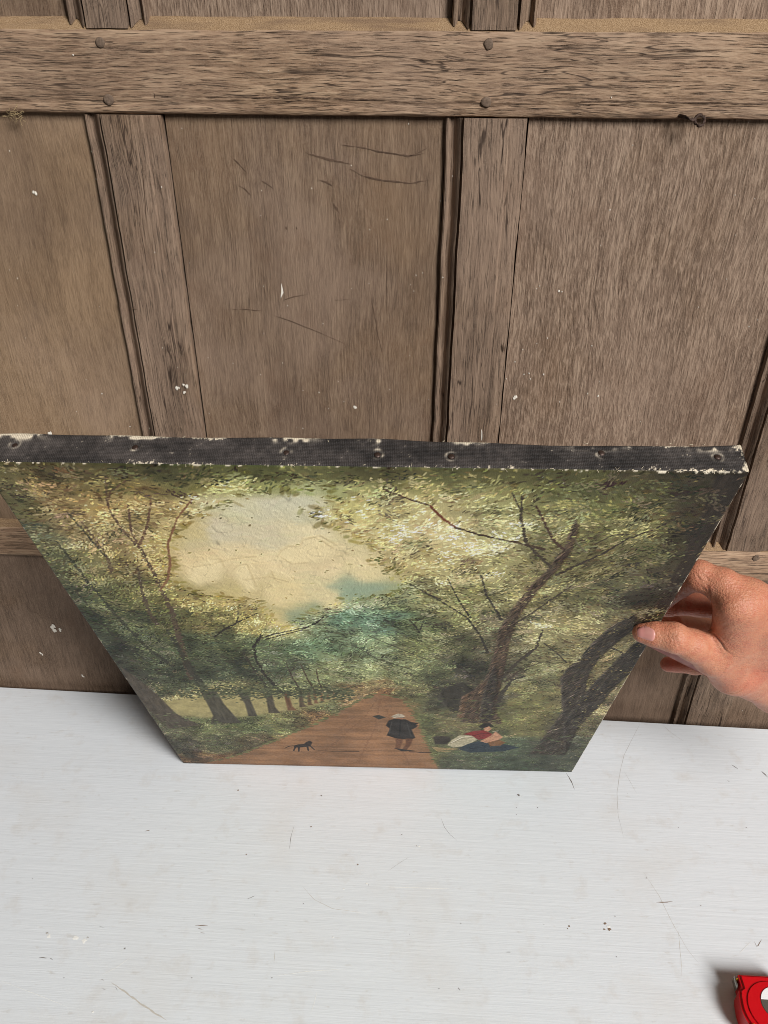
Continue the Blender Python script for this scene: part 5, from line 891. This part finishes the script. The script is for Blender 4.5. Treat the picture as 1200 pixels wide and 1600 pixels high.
def hand_sdf(p):
    d = None
    for A, B in HAND['palm']:
        q = cap(p, A, B); d = q if d is None else smin(d, q, .014)
    th = chain_sdf(p, HAND['thumb'], .006)
    # the pad is pressed flat against the canvas
    th = np.maximum(th, .0004-(p-np.array(PB))@np.array(PN)) if p.shape[-1] == 3 else th
    d = smin(d, np.where(((p-np.array(PB))@np.array(PU)) < .512, th, chain_sdf(p, HAND['thumb'], .006)), .012)
    for A, B in HAND['arm']: d = smin(d, cap(p, A, B), .015)
    for key in ('index', 'middle', 'ring', 'little'):
        d = smin(d, chain_sdf(p, HAND[key], .005), .0055 if key != 'index' else .009)
    return d
def surface_nets(fn, lo, hi, hstep):
    n = np.ceil((np.array(hi)-np.array(lo))/hstep).astype(int)+1
    ax = [lo[i]+hstep*np.arange(n[i]) for i in range(3)]
    Fv = np.empty(tuple(n), np.float32)
    bs = 8
    blk = [(i, j, k) for i in range(0, n[0], bs) for j in range(0, n[1], bs) for k in range(0, n[2], bs)]
    cen = np.array([[ax[0][i:i+bs].mean(), ax[1][j:j+bs].mean(), ax[2][k:k+bs].mean()] for i, j, k in blk])
    cv = fn(cen); todo = []
    for (i, j, k), c in zip(blk, cv):
        if abs(c) > bs*hstep*.88+.0015: Fv[i:i+bs, j:j+bs, k:k+bs] = c
        else: todo.append((i, j, k))
    for a in range(0, len(todo), 40):     # a few dozen blocks at a time
        part = todo[a:a+40]
        gs = [np.stack(np.meshgrid(ax[0][i:i+bs], ax[1][j:j+bs], ax[2][k:k+bs], indexing='ij'), -1) for i, j, k in part]
        fv = fn(np.concatenate([g.reshape(-1, 3) for g in gs])); o = 0
        for (i, j, k), g in zip(part, gs):
            m = g.shape[0]*g.shape[1]*g.shape[2]
            Fv[i:i+bs, j:j+bs, k:k+bs] = fv[o:o+m].reshape(g.shape[:3]); o += m
    S = Fv < 0
    cnt = sum(S[a:n[0]-1+a, b:n[1]-1+b, c:n[2]-1+c].astype(np.int8) for a in (0, 1) for b in (0, 1) for c in (0, 1))
    act = np.argwhere((cnt > 0) & (cnt < 8))
    idx = -np.ones(n-1, int); idx[tuple(act.T)] = np.arange(len(act))
    acc = np.zeros((len(act), 3)); num = np.zeros(len(act))
    cs = [(a, b, c) for a in (0, 1) for b in (0, 1) for c in (0, 1)]
    for p0 in cs:
        for d in range(3):
            if p0[d]: continue
            p1 = list(p0); p1[d] = 1
            f0 = Fv[tuple((act+p0).T)]; f1 = Fv[tuple((act+p1).T)]
            mk = (f0 < 0) != (f1 < 0)
            t = np.where(mk, f0/np.where(mk, f0-f1, 1), 0)
            pos = np.array(p0)[None, :]+t[:, None]*(np.array(p1)-np.array(p0))
            acc[mk] += pos[mk]; num[mk] += 1
    V = (act+acc/num[:, None])*hstep+np.array(lo)
    Q = []
    for d in range(3):
        o1, o2 = [(1, 2), (2, 0), (0, 1)][d]
        sl0 = [slice(None)]*3; sl1 = [slice(None)]*3; sl0[d] = slice(0, n[d]-1); sl1[d] = slice(1, n[d])
        e = np.argwhere(S[tuple(sl0)] != S[tuple(sl1)])
        e = e[(e[:, o1] > 0) & (e[:, o2] > 0) & (e[:, o1] < n[o1]-1) & (e[:, o2] < n[o2]-1)]
        inside = S[tuple(e.T)]
        u1 = np.zeros(3, int); u1[o1] = 1; u2 = np.zeros(3, int); u2[o2] = 1
        q = np.stack([idx[tuple((e-u1-u2).T)], idx[tuple((e-u2).T)], idx[tuple(e.T)], idx[tuple((e-u1).T)]], -1)
        q[~inside] = q[~inside][:, ::-1]
        Q.append(q)
    return V, np.concatenate(Q)
allp = [q for c in ('thumb', 'index', 'middle', 'ring', 'little') for q in HAND[c]]+[q for a in HAND['palm']+HAND['arm'] for q in a]
lo = np.min([np.array(q[:3])-q[3] for q in allp], 0)-.006; hi = np.max([np.array(q[:3])+q[3] for q in allp], 0)+.006
HV, HQ = surface_nets(hand_sdf, lo, hi, .0013)
eps = .0008
def grad(fn, V):
    G = np.stack([fn(V+np.eye(3)[i]*eps)-fn(V-np.eye(3)[i]*eps) for i in range(3)], -1)
    return G/np.maximum(1e-9, np.linalg.norm(G, axis=-1, keepdims=True))
for _ in range(2):
    HV = HV-grad(hand_sdf, HV)*hand_sdf(HV)[:, None]*.8
HN = grad(hand_sdf, HV)
HC = np.broadcast_to(lin((192, 128, 98)), HV.shape).copy()
red = lin((198, 96, 78))
for c, s, a in HAND['red']:
    w = np.exp(-((HV-np.array(c))**2).sum(-1)/s**2)*a; HC += w[:, None]*(red-HC)
disp = np.zeros(len(HV))
for pts, amp in HAND['creases']:
    Pp = np.array(pts); m = 40
    s = np.linspace(0, len(Pp)-1, m); cc = np.stack([np.interp(s, np.arange(len(Pp)), Pp[:, i]) for i in range(3)], -1)
    cc[1:-1] = (cc[:-2]+cc[1:-1]*2+cc[2:])/4
    # settle the crease line on the skin
    for _ in range(6): cc = cc-grad(hand_sdf, cc)*hand_sdf(cc)[:, None]
    near = np.where(np.linalg.norm(HV-cc.mean(0), axis=1) < .03)[0]
    d = np.linalg.norm(HV[near][:, None, :]-cc[None], axis=-1); k = d.argmin(1); d = d.min(1)
    fade = np.sin(np.pi*(k+1)/(m+1))**.5
    disp[near] -= amp*.0008*np.exp(-(d/.0008)**2)*fade; disp[near] += amp*.00022*np.exp(-((d-.0022)/.0012)**2)*fade
    HC[near] *= (1-.30*min(1, amp)*np.exp(-(d/.0009)**2)*fade)[:, None]
HV = HV+HN*disp[:, None]
me = bpy.data.meshes.new('hand')
me.vertices.add(len(HV)); base = HV.mean(0); me.vertices.foreach_set('co', (HV-base).reshape(-1).astype(np.float32))
me.loops.add(len(HQ)*4); me.loops.foreach_set('vertex_index', HQ.reshape(-1).astype(np.int32))
me.polygons.add(len(HQ)); me.polygons.foreach_set('loop_start', (np.arange(len(HQ))*4).astype(np.int32)); me.update(calc_edges=True); me.validate()
set_colors(me, HC)
hand = link('hand', me, [M_skin]); hand.location = base
tag(hand, 'bare hand gripping the right edge of the painting, thumb in front and fingers behind', 'hand')
# thumb nail
def nail():
    c, tip, root = (np.array(HAND['nail'][k]) for k in ('c', 'tip', 'root'))
    ax = tip-root; ln = np.linalg.norm(ax); ax /= ln
    N = .45*np.array(CC)-.45*root; N /= np.linalg.norm(N); N = N+.55*np.array(PN); N = N-ax*(N@ax); N /= np.linalg.norm(N)
    S = np.cross(N, ax); m1, m2 = 17, 13
    th = lambda p: chain_sdf(p, HAND['thumb'], .006)
    mid = (tip+root)/2
    a, q = np.meshgrid(np.linspace(-1, 1, m1), np.linspace(-1, 1, m2), indexing='ij')
    x = a*np.sqrt(1-q*q*.32); y = q*np.sqrt(1-a*a*.30)          # rounded outline
    p = mid-ax*.0006+ax*(x*ln*.37)[..., None]+S*(y*.0060)[..., None]+N*.02
    for _ in range(40): p = p-N*th(p)[..., None]*.9
    for _ in range(4): p = p-grad(th, p)*th(p)[..., None]
    e = np.maximum(np.abs(a), np.abs(q))
    P = p+N*(.0006-.0009*np.maximum(0, e-.72)/.28)[..., None]
    me = grid_mesh('thumb_nail', P-base)
    m, nt, pr = newmat('nail'); b = NB(nt); v = b.objvec()
    n = b.noise(v, 90, 2, 0.5); b.l(b.ramp(n, [(0.3, rgb(190, 122, 118)), (0.7, rgb(214, 156, 144))]), pr.inputs['Base Color'])
    pr.inputs['Roughness'].default_value = 0.28; pr.inputs['Specular IOR Level'].default_value = 0.5
    o = link('thumb_nail', me, [m], hand)
    return o
nail()

# ------------------------------------------------------------------ red tape measure
TC = Vector((.3590, -.3850, 0)); TR = .0315; TT = .026
tp = empty('tape_measure', TC)
tag(tp, 'red plastic tape measure lying on its side on the white table', 'tape measure')
def red_plastic(name, col):
    m, nt, p = newmat(name); b = NB(nt); v = b.objvec(); n = b.noise(v, 900, 2, 0.5)
    b.l(b.ramp(n, [(0.3, tuple(x*.94 for x in col[:3])+(1,)), (0.7, col)]), p.inputs['Base Color'])
    p.inputs['Roughness'].default_value = 0.33; p.inputs['Specular IOR Level'].default_value = 0.45
    b.l(b.bump(n, .00008), p.inputs['Normal']); return m
M_red = red_plastic('red_plastic', rgb(200, 6, 20)); M_yel = red_plastic('yellow_plastic', rgb(226, 172, 36))
M_gry = red_plastic('dark_label', rgb(92, 84, 76)); M_lab = red_plastic('white_label', rgb(244, 244, 242))
M_steel = plain('steel', rgb(170, 166, 158), 0.35, 0.5, 0.15, 900.0, 0.0001, 0.9)
def outline():
    pts = []
    # round back and left side, straight foot towards the wall, mouth block at the left
    pts += [(-.0245, TR), (-.0245, TR-.0125), (-.0285, TR-.0150), (-.0300, TR-.020)]
    for a in np.linspace(math.radians(168), math.radians(372), 34): pts.append((TR*math.cos(a), TR*math.sin(a)-.001))
    pts += [(TR, TR-.006), (TR-.001, TR-.002), (TR-.004, TR)]
    return pts
def slab(name, out, z0, z1, bev, mat, parent, seg=3):
    bm = bmesh.new(); vs_ = [bm.verts.new((x, y, z0)) for x, y in out]; f = bm.faces.new(vs_)
    r = bmesh.ops.extrude_face_region(bm, geom=[f])
    for v in r['geom']:
        if isinstance(v, bmesh.types.BMVert): v.co.z = z1
    bmesh.ops.recalc_face_normals(bm, faces=bm.faces)
    ed = [e for e in bm.edges if abs(e.verts[0].co.z-e.verts[1].co.z) < 1e-6]
    if bev: bmesh.ops.bevel(bm, geom=ed, offset=bev, segments=seg, affect='EDGES', clamp_overlap=True)
    me = bpy.data.meshes.new(name); bm.to_mesh(me); bm.free()
    o = link(name, me, [mat], parent); sharp(o, 40); return o
body = slab('case', outline(), .0005, TT-.0015, .0022, M_red, tp)
circ = lambda r, cx=0, cy=0, n=48, a0=0, a1=2*math.pi: [(cx+r*math.cos(a), cy+r*math.sin(a)) for a in np.linspace(a0, a1, n, endpoint=(a1-a0) < 6.2)]
slab('side_ring', circ(.0255), TT-.0016, TT-.0004, .0008, M_red, tp)
slab('label_disc', circ(.0160, .004, .004), TT-.0006, TT+.0001, .0003, M_gry, tp)
up = [(.004+.0158*math.cos(a), .004+.0158*math.sin(a)) for a in np.linspace(math.radians(14), math.radians(166), 20)]
slab('label_band', up, TT-.0002, TT+.0004, .0002, M_lab, tp)
rim = [((TR+.0012)*math.cos(a), (TR+.0012)*math.sin(a)-.001) for a in np.linspace(math.radians(206), math.radians(300), 18)]+[((TR-.004)*math.cos(a), (TR-.004)*math.sin(a)-.001) for a in np.linspace(math.radians(300), math.radians(206), 18)]
slab('yellow_grip', rim, .004, TT-.0008, .0008, M_yel, tp)
link('tape_hook', box_mesh('tape_hook', -.0268, -.0262, TR-.009, TR+.0012, .008, .0190, .0002), [M_steel], tp)
link('tape_blade', box_mesh('tape_blade', -.0264, -.020, TR-.0030, TR-.0026, .006, .0215, .0001), [M_yel], tp)
